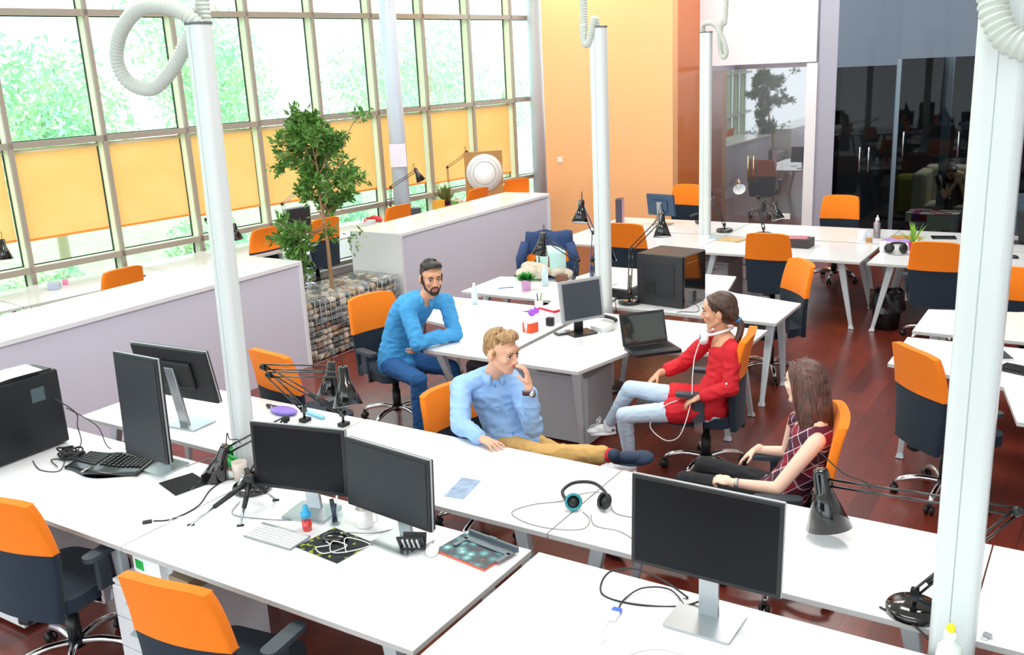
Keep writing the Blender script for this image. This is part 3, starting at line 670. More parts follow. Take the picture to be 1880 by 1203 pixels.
# ------------------------------------------------------------------ desk lamps
def lamp(base, elbow, tip, dirv, label, disc=True, armm=None, shade_s=1.0, inner='white_plastic', clamp_z=ZD):
    """articulated lamp. base on the desk, elbow, tip of the upper arm, shade pointing along dirv"""
    B, E, P_ = Vector(base), Vector(elbow), Vector(tip); D = Vector(dirv).normalized(); armm = armm or BLKG
    t = T('desk_lamp', label, 'lamp', B, 0, 'articulated desk lamps'); o = B
    if disc:
        MB().lathe([(0, 0.0), (.098, 0.0), (.104, .006), (.104, .026), (.096, .034), (.03, .037), (0, .037)], c=B, n=36).build('lamp_base', BLKG, t, off=o)
    else:
        mb = MB(); mb.box(B + Vector((0, 0, .012)), (.05, .06, .024)); mb.box(B + Vector((0, .035, -.02)), (.04, .012, .08)); mb.build('clamp', BLKP, t, bevel=.003, off=o)
    s0 = B + Vector((0, 0, .085)); mb = MB(); mb.cyl(B + Vector((0, 0, .02)), s0, .009); mb.box(s0, (.03, .03, .04)); mb.build('socket_joint', armm, t, off=o)
    def arm(a, b_, nm_, sp):
        d = (b_ - a); s = d.cross(Vector((0, 0, 1)));
        s = (d.cross(s)).normalized() * .016 if s.length > 1e-3 else Vector((.016, 0, 0))
        mb = MB()
        for q in (-1, 1): mb.cyl(a + s * q, b_ + s * q, .0055, n=8)
        if sp:
            m_ = a.lerp(b_, .12); e_ = a.lerp(b_, .42); mb.tube([m_, e_], .008, 8)
        mb.build(nm_, armm, t, off=o)
        j = MB(); j.ell(b_, (.022, .022, .022), n=10, m=6); j.cyl(b_ - Vector((.016, .012, 0)), b_ + Vector((.016, .012, 0)), .013); j.build('joint', BLKP, t, off=o)
    arm(s0, E, 'lower_arm', True); arm(E, P_, 'upper_arm', False)
    k = shade_s; h0 = P_ + D * -.02 * k
    S = MB(); S.lathe([(0, -.045 * k), (.022 * k, -.045 * k), (.027 * k, -.03 * k), (.03 * k, .035 * k), (.036 * k, .045 * k), (.078 * k, .165 * k)], c=h0 + D * .02 * k, n=28, cap=False, axis=D)
    so = S.build('lamp_shade', BLKG, t, off=o, solid=.002)
    I = MB(); I.lathe([(.012 * k, .03 * k), (.03 * k, .045 * k), (.0755 * k, .162 * k)], c=h0 + D * .02 * k, n=28, cap=False, axis=D); I.build('shade_lining', MATS[inner], so, off=None) if False else None
    li = I.build('shade_lining', WPL, t, off=o)
    bl_ = MB(); bl_.ell(h0 + D * .095 * k, (.022 * k, .022 * k, .022 * k), n=12, m=8); bl_.build('bulb', WPL, t, off=o)
    st = MB(); tp = h0 - D * .03 * k; st.tube(curve_pts([tp, tp - D * .035 + Vector((0, 0, .035)), P_.lerp(E, .12) + Vector((0, 0, .055)), P_.lerp(E, .24) + Vector((0, 0, .03)), P_.lerp(E, .27)], 6), .0028, 6); st.build('lamp_cord', CABLEB, t, off=o)
    return t
lamp((-3.76, 3.165, ZD), (-3.70, 3.40, 1.07), (-4.0, 3.20, .895), (-.35, -.25, -1), 'black lamp with round base behind the small tripod, shade tilted down beside the green plastic')
DLB = lambda *a, **k: lamp(*a, **k)
lamp((-3.95, 4.10, ZD), (-4.47, 3.97, 1.10), (-3.93, 4.02, 1.145), (.05, -.28, -1), 'black lamp, left one of the pair hanging over the aisle', disc=False)
lamp((-4.235, 4.05, ZD), (-4.35, 3.9, 1.085), (-3.765, 3.95, 1.15), (.30, -.25, -1), 'black lamp, right one of the pair hanging over the aisle', disc=False, shade_s=1.15)
lamp((-.50, 3.545, ZD), (-.20, 3.86, 1.10), (-.985, 4.02, 1.0), (.22, -.12, -1), 'large black lamp with round base beside the right power pole, shade over the plaid woman', shade_s=1.3)
lamp((-3.64, 7.60, ZD), (-3.615, 7.6, 1.24), (-3.33, 7.62, 1.53), (.15, -.25, -1), 'black lamp rising before the computer tower, shade high up')
lamp((-3.99, 7.60, ZD), (-4.0, 7.58, 1.12), (-3.83, 7.55, 1.29), (.12, -.12, -1), 'black lamp hanging right across the middle power pole')
lamp((-4.25, 7.62, ZD), (-4.16, 7.6, 1.10), (-4.51, 7.56, 1.305), (-.15, -.1, -1), 'black lamp hanging over the pink plant pot')
BLUM = mat('blue_enamel', '#1f4f9a', .3, coat=.4)
lamp((-4.06, 7.66, ZD), (-4.02, 7.66, 1.36), (-4.12, 7.62, 1.62), (.05, -.3, -1), 'lamp with blue arm and pale shade left of the middle power pole', armm=BLUM, disc=False)
lamp((-4.11, 11.35, ZD), (-4.29, 11.33, 1.21), (-3.93, 11.3, 1.37), (.45, -.9, -.45), 'black lamp on far bench showing its white shade lining')
lamp((-3.57, 11.22, ZD), (-3.65, 11.2, 1.21), (-3.43, 11.18, 1.11), (.35, -.15, -1), 'black lamp on far bench folded downward')
lamp((-9.12, 10.9, ZD), (-9.12, 10.95, 1.22), (-9.05, 11.50, 1.40), (.3, .3, -1), 'black lamp with red item below, right of the round column')
lamp((-8.96, 12.2, ZD), (-8.96, 12.18, 1.38), (-8.90, 12.66, 1.55), (.2, .3, -1), 'dark wooden-armed lamp reaching up to the round dial', armm=mat('lamp_wood', '#7a4a2a', .5))
lamp((-9.52, 8.06, ZD), (-9.6, 7.9, 1.2), (-9.46, 8.22, 1.06), (.05, .1, -1), 'black lamp by the window right of the left power pole')
lamp((-9.62, 4.6, ZD), (-9.72, 4.7, 1.32), (-9.60, 5.30, 1.36), (.15, -.1, -1), 'black lamp cut by the left edge of the photo, at the window')
lamp((-9.30, 9.05, ZD), (-9.33, 8.95, 1.25), (-9.28, 9.32, 1.43), (.1, .2, -1), 'grey-blue lamp half hidden by the tree', armm=GREYP)

# ------------------------------------------------------------------ screens
SCR2 = mat('screen_glass_grey', '#2a2f34', 0.35, spec=.3)
def monitor(cx, cy, deg, w_, h_, zc, base, label, body=BLKP, rim=SILV, scr=SCREEN, tilt=0, frame_w=.018, basemat=STEEL, base_size=(.24, .2), back=False, group=None):
    """deg: heading the screen faces. cx,cy centre of the panel; base xy on the desk"""
    t = T('computer_monitor', label, 'monitor', (base[0], base[1], ZD), 0, group); o = Vector((base[0], base[1], ZD))
    rm = Matrix.Rotation(R(deg + 90), 4, 'Z') @ Matrix.Rotation(R(tilt), 4, 'X'); C_ = Matrix.Translation((cx, cy, zc)) @ rm
    mb = MB(); mb.M = C_; mb.cur = 0; mb.box((0, 0.006, 0), (w_, .012, h_)); mb.build('bezel', body, t, bevel=.003, off=o)
    mb = MB(); mb.M = C_; mb.box((0, .016, 0), (w_ + .005, .010, h_ + .005)); mb.build('rim', rim, t, bevel=.003, off=o); mb = MB(); mb.M = C_; mb.box((0, .029, 0), (w_ - .004, .018, h_ - .004)); mb.build('housing', body, t, bevel=.006, off=o)
    mb = MB(); mb.M = C_; mb.box((0, .045, 0), (w_ * .55, .03, h_ * .5)); mb.build('rear_cover', body, t, bevel=.01, off=o)
    mb = MB(); mb.M = C_; mb.box((0, -.0008, 0), (w_ - 2 * frame_w, .003, h_ - 2 * frame_w)); mb.build('display', scr, t, off=o)
    bk = C_ @ Vector((0, .055, 0)); mb = MB(); a = R(deg + 90)
    nb = Vector((base[0], base[1], 0)); top = Vector((bk.x, bk.y, zc + .02))
    d = Vector((bk.x - base[0], bk.y - base[1], 0))
    mb.M = Matrix.Translation((base[0], base[1], 0)) @ Matrix.Rotation(a, 4, 'Z'); loc = Matrix.Rotation(-a, 4, 'Z') @ d
    mb.rings([[(x + loc.x * q, y + loc.y * q, z) for x, y in ((-.04, .0), (.04, .0), (.04, .02), (-.04, .02))] for q, z in ((.15, ZD + .008), (1, zc + .04))], smooth=False)
    mb.build('stand_neck', basemat, t, bevel=.003, off=o)
    mb = MB(); mb.M = Matrix.Translation((base[0], base[1], 0)) @ Matrix.Rotation(a, 4, 'Z'); mb.prism(rbox(0, -.03, base_size[0], base_size[1], .012, 4), ZD + .0005, ZD + .011); mb.build('stand_base', basemat, t, bevel=.003, off=o)
    return t
monitor(-3.32, 3.10, -78, .54, .345, 1.025, (-3.27, 3.13), 'black monitor left of the two side by side, in front of the pole', tilt=-3)
monitor(-2.735, 3.08, -96, .55, .345, 1.02, (-2.655, 3.10), 'black monitor with silver rim, right of the two side by side', scr=SCR2, tilt=-3)
monitor(-1.19, 3.10, -90, .60, .375, 1.12, (-1.185, 3.14), 'large black monitor standing alone in the foreground on a grey stand', tilt=-3, base_size=(.27, .22), frame_w=.016)
monitor(-4.43, 3.03, -90, .37, .60, 1.145, (-4.47, 3.17), 'black monitor turned upright to portrait behind the wavy keyboard', scr=SCR2, tilt=-2)
monitor(-4.96, 3.70, 94, .66, .36, 1.09, (-4.88, 3.66), 'black monitor seen from behind beside the left pole', tilt=-10)
monitor(-3.53, 6.50, -31, .39, .335, 1.035, (-3.60, 6.56), 'silver-framed square monitor on the middle bench', body=SILV, scr=mat('screen_off', '#39424a', .4), tilt=-8, frame_w=.022, basemat=BLKP, base_size=(.22, .18))
monitor(-5.10, 11.68, 80, .42, .29, 1.0, (-5.08, 11.62), 'small dark blue monitor seen from behind on the far bench', body=mat('navy_plastic', '#2d4762', .4), rim=mat('navy_plastic', '#2d4762', .4), tilt=-10)
monitor(-1.20, 11.55, 60, .40, .46, 1.04, (-1.14, 11.52), 'dark monitor seen from behind just left of the right power pole', body=mat('slate_plastic', '#2b3a48', .5), rim=mat('slate_plastic', '#2b3a48', .5), basemat=BLKP)
monitor(-.83, 11.60, 80, .44, .46, 1.05, (-.80, 11.55), 'dark monitor seen from behind right of the right power pole', body=mat('slate_plastic', '#2b3a48', .5), rim=mat('slate_plastic', '#2b3a48', .5), basemat=BLKP)
monitor(-9.12, 9.02, -10, .40, .34, 1.04, (-9.2, 9.02), 'grey monitor hidden behind the hanging leaves of the tree', body=GREYP, scr=SCR2)
# laptops
t = T('laptop', 'open dark laptop facing the woman in red', 'laptop', (-2.93, 6.41, ZD), R(47.4)); K = mat('laptop_body', '#22262c', .35)
MB().prism(rbox(0, -.115, .37, .25, .012, 3), .0, .022).build('keyboard_deck', K, t, bevel=.003)
mb = MB(); mb.box((0, 0.012 + .05, .135), (.37, .012, .25), rot=Matrix.Rotation(R(-18), 3, 'X')); mb.build('lid', K, t, bevel=.004)
mb = MB(); mb.box((0, .0535, .137), (.335, .004, .205), rot=Matrix.Rotation(R(-18), 3, 'X')); mb.build('display', mat('laptop_screen', '#26302c', .08, spec=.8, coat=.5), t)
mb = MB()
for r_ in range(5):
    for c_ in range(14): mb.box((-.155 + c_ * .0238, -.035 - r_ * .021, .0235), (.019, .016, .004))
mb.build('keys', BLKP, t)
MB().box((0, -.18, .0225), (.09, .05, .001)).build('touchpad', mat('pad_grey', '#33383d', .4), t)
MB().box((0, -.015, .0228), (.3, .012, .001)).build('speaker_strip', mat('bronze', '#7a6547', .4, metal=.5), t)
t = T('laptop', 'pale blue laptop lid standing open behind the black computer tower', 'laptop', (-3.47, 8.50, ZD), R(150)); LB2 = mat('pale_blue_lid', '#a8cdea', .35)
MB().prism(rbox(0, .1, .36, .24, .01, 3), 0, .02).build('keyboard_deck', LB2, t, bevel=.003)
MB().box((0, -.05, .14), (.36, .01, .25), rot=Matrix.Rotation(R(15), 3, 'X')).build('lid', LB2, t, bevel=.003)
# computer towers
def tower(x, y, deg, w_, d_, h_, label, z=ZD, m=BLKP, front=True):
    t = T('computer_tower', label, 'computer', (x, y, z), R(deg)); MB().box((0, 0, h_ / 2 + .008), (w_, d_, h_)).build('case', m, t, bevel=.008)
    mb = MB(); mb.box((w_ / 2 + .001, 0, h_ / 2 + .01), (.006, d_ * .8, h_ * .78)); mb.build('side_panel', mat('tower_side', '#23262a', .35), t, bevel=.012, seg=3)
    mb = MB(); mb.box((w_ / 2 + .0055, -.02, h_ * .4), (.004, .11, .11)); mb.build('vent_grille', mat('grille_dark', '#0b0d0f', .6, noise_amt=.5, noise_scale=300), t)
    if front:
        mb = MB(); mb.box((0, -d_ / 2 - .006, h_ / 2 + .01), (w_ * .94, .014, h_ * .98)); mb.build('front_panel', BLKG, t, bevel=.004)
    return t
tower(-3.31, 7.83, -92, .44, .19, .47, 'black computer tower standing on the middle bench') if False else None
t = T('computer_tower', 'black computer tower standing on the middle bench', 'computer', (-3.32, 7.80, ZD), R(-7))
MB().box((0, 0, .235), (.46, .42, .46)).build('case', mat('tower_case', '#26282b', .45), t, bevel=.01)
mb = MB(); mb.prism(rbox(0, 0, .33, .30, .03, 4), 0, .006); 
for i, v in enumerate(mb.v): mb.v[i] = (v[0] - .01, -.21 - v[2], v[1] + .23)
mb.build('side_panel', mat('tower_side', '#1f2124', .4), t, bevel=.003)
MB().box((-.09, -.218, .16), (.11, .004, .11)).build('vent_grille', mat('grille_dark', '#101214', .6, noise_amt=.5, noise_scale=300), t)
MB().box((.235, 0, .235), (.02, .38, .45)).build('front_panel', BLKG, t, bevel=.004)
mb = MB(); mb.box((.247, -.05, .40), (.004, .20, .004)); mb.build('trim_line', STEEL, t)
t = T('computer_tower', 'large black computer tower at the left edge with papers on top', 'computer', (-5.46, 2.86, ZD), 0)
MB().box((0, 0, .245), (.22, .56, .47)).build('case', mat('tower_black', '#0e1419', .38), t, bevel=.012)
MB().box((.112, .13, .36), (.003, .085, .085)).build('fan_emblem', mat('emblem_grey', '#4c5d63', .5, noise_amt=.4, noise_scale=90), t)
MB().box((0, 0, .485), (.19, .5, .012)).build('ribbed_top', BLKP, t, bevel=.003)
for k, (dx, dy, a) in enumerate(((0, -.02, 4), (.01, .06, -6), (-.01, -.08, 9))):
    tag(MB().box((-5.47 + dx, 2.84 + dy, ZD + .4995 + .004 * k), (.21, .3, .004), rz=R(a)).build('paper_stack', PAPER), ('loose white papers on the black tower, lowest sheets', 'loose white papers on the black tower, middle sheets', 'loose white papers on the black tower, topmost sheets')[k], 'papers', 'papers on the tower')

# ------------------------------------------------------------------ things on the front bench
def put(name, mb, m, label, cat, group=None, loc=(0, 0, 0), rz=0, **k):
    o = mb.build(name, m, None, **k); o.location = loc; o.rotation_euler = (0, 0, rz); return tag(o, label, cat, group)
# wavy keyboard
t = T('ergonomic_keyboard', 'black split ergonomic keyboard with wavy wrist rest', 'keyboard', (-4.76, 3.0, ZD), R(17)); 
mb = MB(); n = 24; top = []
rings = []
for j, (v, z) in enumerate(((0, .006), (.12, .022), (.4, .03), (1.0, .034))):
    pass
def kz(u, v): return .018 + .016 * math.exp(-((u) / .32) ** 2) + .012 * v
row = []
for j in range(9):
    v = j / 8; r_ = []
    for i in range(n + 1):
        u = i / n - .5; x = u * (.50 - .03 * v); y = -.12 - .035 * math.cos(u * 2 * PI) + v * (.24 + .03 * math.cos(u * 2 * PI)) - .02 * u; r_.append(Vector((x, y, kz(u * 2, v))))
    row.append(r_ + [Vector((p.x, p.y, .001)) for p in r_[::-1]])
mb.rings(row, smooth=True, cap=True); mb.build('body', mat('keyboard_body', '#1c2229', .3, coat=.3), t)
mb = MB()
for r_ in range(6):
    for c_ in range(18):
        u = (c_ + .5) / 18 - .5
        if abs(u + .07) < .02 and r_ < 5: continue
        v = .40 + r_ * .097; x = u * .46; y = -.12 - .035 * math.cos(u * 2 * PI) + v * (.24 + .03 * math.cos(u * 2 * PI)) - .02 * u
        mb.box((x, y, kz(u * 2, v) + .004), (.020, .018, .008), rz=-u * .3)
mb.build('keys', BLKP, t, bevel=.002)
mb = MB(); mb.tube([(-.06, -.16, .037), (-.04, -.09, .042)], .006, 8); mb.build('centre_inlay', STEEL, t)
# compact white keyboard
t = T('compact_keyboard', 'slim white and silver keyboard in front of the left monitor of the pair', 'keyboard', (-3.235, 2.825, ZD), R(1))
MB().prism(rbox(0, 0, .31, .135, .008, 3), 0, .009).build('body', GREYP, t, bevel=.002)
mb = MB()
for r_ in range(6):
    for c_ in range(13): mb.box((-.141 + c_ * .0235, -.052 + r_ * .0208, .0105), (.019, .0165, .004))
mb.build('keys', WPL, t)
mb = MB(); mb.cyl((-.155, .065, .009), (.155, .065, .009), .009); mb.build('battery_tube', SILV, t)
put('mouse_mat', MB().prism([(-4.299, 2.979), (-4.077, 2.914), (-4.036, 3.11), (-4.24, 3.161)], ZD + .0005, ZD + .004), mat('mat_black', '#15181b', .9), 'plain black mouse mat beside the upright monitor', 'mouse mat')
m, nt, b = node_mat('mat_splash'); tc = nt.nodes.new('ShaderNodeTexCoord'); no = nt.nodes.new('ShaderNodeTexNoise'); no.inputs['Scale'].default_value = 26; rp = nt.nodes.new('ShaderNodeValToRGB')
rp.color_ramp.elements[0].position = .62; rp.color_ramp.elements[0].color = lin('#22282d'); rp.color_ramp.elements[1].position = .66; rp.color_ramp.elements[1].color = lin('#9aa821')
nt.links.new(tc.outputs['Object'], no.inputs['Vector']); nt.links.new(no.outputs['Fac'], rp.inputs[0]); nt.links.new(rp.outputs[0], b.inputs['Base Color'])
put('mouse_mat', MB().prism([(-3.08, 2.80), (-2.80, 2.775), (-2.775, 3.0), (-3.05, 3.03)], ZD + .0005, ZD + .004), m, 'black mouse mat with yellow-green splashes under a black mouse', 'mouse mat')
def mouse(x, y, z, rz, m_, label, s=1.0):
    t = T('computer_mouse', label, 'mouse', (x, y, z), rz); mb = MB(); mb.ell((0, 0, .012), (.032 * s, .056 * s, .022 * s), n=18, m=12)
    for i, v in enumerate(mb.v): mb.v[i] = (v[0], v[1], max(v[2], .0005))
    mb.build('shell', m_, t); mb = MB(); mb.cyl((-.004, .03 * s, .03 * s), (.004, .03 * s, .03 * s), .007, n=10); mb.build('scroll_wheel', GREYP, t); return t
mouse(-2.955, 2.935, ZD + .004, R(-60), BLKG, 'glossy black mouse on the splashed mouse mat', 1.15)
mouse(-2.475, 3.06, ZD, R(30), WPL, 'white mouse right of the monitor stand')
mouse(-.82, 10.72, ZD, R(60), BLKP, 'small black mouse on the far bench at the right edge')
def cable(name, pts, r_, m_, label, n=8):
    return tag(MB().tube(curve_pts(pts, n), r_, 6).build(name, m_), label, 'cable')
Z1 = ZD + .004
cable('cable', [(-2.99, 2.90, Z1 + .004), (-2.92, 2.86, Z1 + .02), (-2.98, 2.83, Z1 + .004), (-2.9, 2.80, Z1 + .01), (-2.85, 2.9, Z1 + .012), (-2.94, 2.9, Z1 + .014), (-2.88, 2.83, Z1 + .006), (-2.8, 2.88, Z1 + .01), (-2.78, 2.98, Z1), (-2.9, 2.95, Z1 + .018), (-2.82, 2.86, Z1 + .004)], .0028, CABLEW, 'bundled white cable on the splashed mouse mat')
cable('cable', [(-2.93, 2.99, Z1 + .02), (-2.83, 3.08, Z1), (-2.76, 3.2, Z1), (-2.80, 3.27, Z1 - .002)], .0022, CABLEG, 'thin dark mouse cable behind the splashed mat')
cable('usb_cable', [(-3.93, 2.66, Z1), (-3.86, 2.72, Z1), (-3.86, 2.88, Z1), (-3.96, 3.05, Z1), (-3.98, 3.18, Z1), (-3.9, 3.26, Z1)], .0035, CABLEB, 'black cable ending in a plug on the left of the front row')
put('cable_plug', MB().box((-3.945, 2.635, ZD + .007), (.022, .045, .012), rz=R(-40)), BLKP, 'black plug at the end of the loose cable', 'plug', bevel=.002)
cable('cable', [(-3.7, 3.02, Z1), (-3.62, 2.9, Z1), (-3.45, 2.93, Z1), (-3.3, 2.99, Z1), (-3.14, 3.1, Z1)], .002, CABLEG, 'thin grey cable crossing the desk behind the white keyboard')
cable('cable', [(-5.34, 3.08, 1.05), (-5.24, 3.14, .95), (-5.28, 3.16, .85), (-5.2, 3.12, .78), (-5.12, 3.05, Z1), (-4.95, 3.12, Z1), (-4.75, 3.2, Z1)], .0035, CABLEB, 'black cable hanging off the big black tower')
cable('cable', [(-5.30, 3.12, .98), (-5.14, 3.2, .86), (-5.02, 3.18, Z1), (-4.85, 3.24, Z1), (-4.55, 3.24, Z1)], .003, CABLEB, 'second black cable looping down from the big black tower')
cable('cable', [(-5.27, 2.84, Z1), (-5.1, 2.78, Z1), (-4.98, 2.82, Z1), (-5.08, 2.92, Z1 + .01), (-5.18, 2.9, Z1), (-5.02, 2.84, Z1 + .01)], .003, CABLEB, 'thin black cable coils left of the wavy keyboard')
mb = MB(); 
for k in range(7): 
    c_ = Vector((-5.13 + .03 * (k % 3), 2.97 + .02 * (k % 2), ZD + .02 + .006 * k)); mb.tube([c_ + Vector((math.cos(a * .5) * .055, math.sin(a * .5) * .04, .008 * math.sin(a + k))) for a in range(14)], .006, 6)
mb.box((-5.08, 2.98, ZD + .02), (.12, .07, .035), rz=.4)
put('power_adapter', mb, BLKP, 'black power adapter with coiled lead beside the big tower', 'adapter')
cable('cable', [(-4.34, 3.2, Z1), (-4.2, 3.26, .80), (-4.12, 3.22, .78), (-4.1, 3.1, Z1), (-4.06, 3.0, Z1)], .0025, CABLEG, 'grey cable between the upright monitor and the small mat')
mb = MB(); rg = random.Random(4)
for k in range(9):
    c_ = Vector((-4.09 + rg.uniform(-.03, .03), 3.335 + rg.uniform(-.02, .02), .80 + rg.uniform(-.02, .03))); mb.tube([c_ + Vector((.055 * math.cos(q * .7 + k) * 1.1, .03 * math.sin(q * .7 + k), .03 * math.sin(q * .5 + k))) for q in range(9)], .011, 7)
put('green_cord', mb, TURQ, 'bundle of bright green cord by the foot of the left pole', 'cord')
put('cup', MB().lathe([(0, 0), (.035, 0), (.042, .10), (.038, .10), (.032, .006), (0, .006)], c=(-3.93, 3.235, ZD), cap=False), mat('beige_ceramic', '#d9cdc2', .4), 'pale beige cup behind the black lamp shade', 'cup')
# mini tripod
t = T('mini_tripod', 'small black and silver tripod standing open before the lamp base', 'tripod', (-3.68, 2.98, ZD)); o = t.location.copy(); hub = Vector((-3.60, 3.02, .885))
for f_ in ((-3.72, 2.72, ZD + .006), (-3.487, 2.83, ZD + .006), (-3.54, 3.12, ZD + .006)):
    F_ = Vector(f_); mb = MB(); mb.cur = 0; m_ = hub.lerp(F_, .62); mb.tube([hub, m_], [.016, .012], 10); mb.cur = 1; mb.tube([m_, F_], [.007, .006], 8); mb.cur = 0; mb.tube([F_ + Vector((-.012, -.012, -.002)), F_ + Vector((.012, .012, -.002))], .006, 8); mb.build('leg', [BLKP, STEEL], t, off=o)
mb = MB(); mb.ell(hub, (.035, .03, .035), n=14, m=8); mb.cyl(hub, hub + Vector((-.04, .02, .05)), .014); mb.build('tripod_head', BLKP, t, off=o)
mb = MB(); mb.tube([hub + Vector((-.03, -.01, .03)), hub + Vector((-.05, -.03, -.03))], .012, 8); mb.build('lock_lever', STEEL, t, off=o)
cable('earphones', [(-3.86, 2.68, Z1), (-3.80, 2.72, Z1), (-3.72, 2.68, Z1), (-3.72, 2.78, Z1 + .01), (-3.80, 2.80, Z1), (-3.86, 2.72, Z1), (-3.82, 2.66, Z1 + .01)], .0022, CABLEW, 'thin white earphones coiled at the tripod foot')
# small bottle, glass, mug
t = T('spray_bottle', 'small clear bottle with blue cap and red liquid', 'bottle', (-3.155, 2.955, ZD))
MB().lathe([(0, 0), (.022, 0), (.024, .01), (.024, .055), (0, .056)], n=20).build('red_liquid', mat('red_liquid', '#e23a3a', .15, coat=.5), t)
MB().lathe([(.0245, .0), (.0248, .07), (.02, .08), (.016, .083)], n=20, cap=False).build('bottle_body', GLASS, t)
MB().lathe([(0, .072), (.0255, .072), (.0255, .094), (.014, .10), (.012, .13), (0, .132)], n=20).build('blue_cap', mat('cap_blue', '#2fa6dd', .35), t)
t = T('drinking_glass', 'clear glass holding a black brush and pens', 'glass', (-3.075, 3.065, ZD))
MB().lathe([(0, 0), (.026, 0), (.04, .045), (.041, .07), (.034, .105)], n=28, cap=False).build('glass_body', glassmat('clear_glass', (.86, .93, .95, 1), 1.5), t, solid=.0)
for a, b_, r_, m_ in (((.005, 0, .01), (-.03, .02, .12), .011, BLKP), ((-.01, 0, .01), (.02, -.01, .115), .009, mat('ink_navy', '#1b2c48', .4)), ((0, .01, .01), (.0, .03, .14), .005, WPL)):
    tag(MB().cyl(Vector(a) + t.location, Vector(b_) + t.location, r_, n=10).build('pen', m_), {BLKP.name: 'thick black brush handle standing in the clear glass', 'ink_navy': 'dark navy marker standing in the clear glass', WPL.name: 'thin white pen standing in the clear glass'}[m_.name], 'pen')
def mugf(x, y, z, m_, label, r_=.042, h=.095, hd=0.0, nm='mug'):
    t = T(nm, label, 'mug', (x, y, z), hd); MB().lathe([(0, 0), (r_ * .92, 0), (r_, .01), (r_, h), (r_ * .9, h), (r_ * .88, .008), (0, .008)], n=28, cap=False).build('cup_body', m_, t)
    MB().tube([(r_ * .95 + .026 * math.sin(a), 0, h * .5 + .032 * math.cos(a)) for a in [PI * k / 8 for k in range(9)]], .0055, 8).build('handle', m_, t); return t
mugf(-2.93, 3.12, ZD, mat('mug_white', '#f3f3f0', .25, noise_amt=.03, noise_scale=60), 'white mug with faint print between the two monitors', hd=R(20))
mb = MB(); mb.box((0, 0, .045), (.12, .012, .10), rot=Matrix.Rotation(R(35), 3, 'X')); mb.box((.01, .03, .04), (.11, .012, .08), rot=Matrix.Rotation(R(-30), 3, 'X'))
t = T('card_wallet', 'black wallet with white stripes propped open by the right monitor', 'wallet', (-2.565, 3.02, ZD), R(25)); mb.build('cover', BLKP, t, bevel=.003)
mb = MB()
for k in range(4): mb.box((-.03 + k * .022, -.012 - .0, .05), (.009, .012, .07), rot=Matrix.Rotation(R(35), 3, 'X'))
mb.build('stripes', mat('stripe_grey', '#c8cccd', .5), t)
# magazine pile with tray
m, nt, b = node_mat('glossy_cover'); tc = nt.nodes.new('ShaderNodeTexCoord'); vo = nt.nodes.new('ShaderNodeTexVoronoi'); vo.inputs['Scale'].default_value = 18; rp = nt.nodes.new('ShaderNodeValToRGB')
for p_, c_ in ((.0, '#e9efe8'), (.25, '#4f9d9b'), (.5, '#2b4a5c'), (.75, '#16242f'), (.95, '#7a5647')):
    e = rp.color_ramp.elements.new(p_) if p_ not in (0.0,) else rp.color_ramp.elements[0]; e.position = p_; e.color = lin(c_)
nt.links.new(tc.outputs['Object'], vo.inputs['Vector']); nt.links.new(vo.outputs['Distance'], rp.inputs[0]); nt.links.new(rp.outputs[0], b.inputs['Base Color']); b.inputs['Roughness'].default_value = .2; COVER = m
t = T('magazine', 'glossy teal and dark magazine with red-orange edge lying under the grey tray', 'magazine', (-2.30, 3.16, ZD), R(-8)); MB().box((0, 0, .006), (.30, .23, .012)).build('pages', mat('red_edge', '#d9694f', .6), t); MB().box((0, 0, .0132), (.298, .228, .002)).build('cover', COVER, t)
mb = MB(); mb.box((0, .05, .012), (.29, .05, .006)); mb.box((-.13, 0, .012), (.025, .09, .006)); mb.box((.13, 0, .012), (.025, .09, .006)); mb.box((0, .08, .02), (.30, .012, .03)); mb.box((0, .08, .036), (.05, .014, .006))
put('desk_tray_clip', mb, mat('slate_grey', '#5f6c74', .35, metal=.3), 'grey plastic tray frame lying on the glossy magazine', 'tray', loc=(-2.27, 3.16, ZD + .006), rz=R(-8), bevel=.003)
put('flyer', MB().prism([(-2.778, 3.563), (-2.666, 3.575), (-2.71, 3.804), (-2.826, 3.793)], ZD + .0005, ZD + .002), mat('flyer_print', '#8ea5c6', .4, noise_amt=.6, noise_scale=22), 'small blue and grey printed flyer on the blond man\'s desk', 'flyer')
# headset
t = T('headset', 'black headphones with teal ring lying on the white desk', 'headphones', (-2.06, 3.80, ZD)); 
mb = MB(); mb.tube(curve_pts([(-.09, -.07, .045), (-.135, -.02, .06), (-.12, .07, .07), (-.03, .105, .075), (.06, .06, .065), (.085, .02, .05)], 6), .009, 8); mb.build('headband', BLKP, t)
for c_, ax, l_ in (((-.045, -.075, .045), (.55, -.75, .35), 'teal'), ((.09, 0, .045), (-.5, -.75, .5), 'black')):
    mb = MB(); mb.lathe([(0, -.018), (.034, -.018), (.042, -.008), (.042, .006), (0, .008)], c=c_, axis=ax); e = mb.build('ear_cup', BLKP, t)
    mb = MB(); mb.lathe([(.03, .006), (.042, .006), (.044, .014), (.034, .018), (.03, .01)], c=c_, axis=ax, cap=False); mb.build('ear_pad', mat('teal_ring', '#2a8f9c', .3) if l_ == 'teal' else BLKP, e)
cable('headset_cable', [(-2.05, 3.72, Z1), (-1.98, 3.66, Z1), (-1.97, 3.56, Z1), (-2.10, 3.50, Z1), (-2.25, 3.50, Z1), (-2.36, 3.56, Z1), (-2.31, 3.68, Z1), (-2.2, 3.78, Z1), (-2.15, 3.86, Z1 + .01), (-2.09, 3.95, Z1), (-2.0, 3.90, Z1 + .01), (-1.9, 3.78, Z1), (-1.74, 3.79, Z1)], .002, CABLEG, 'thin grey headset cable looping over the desk seam')
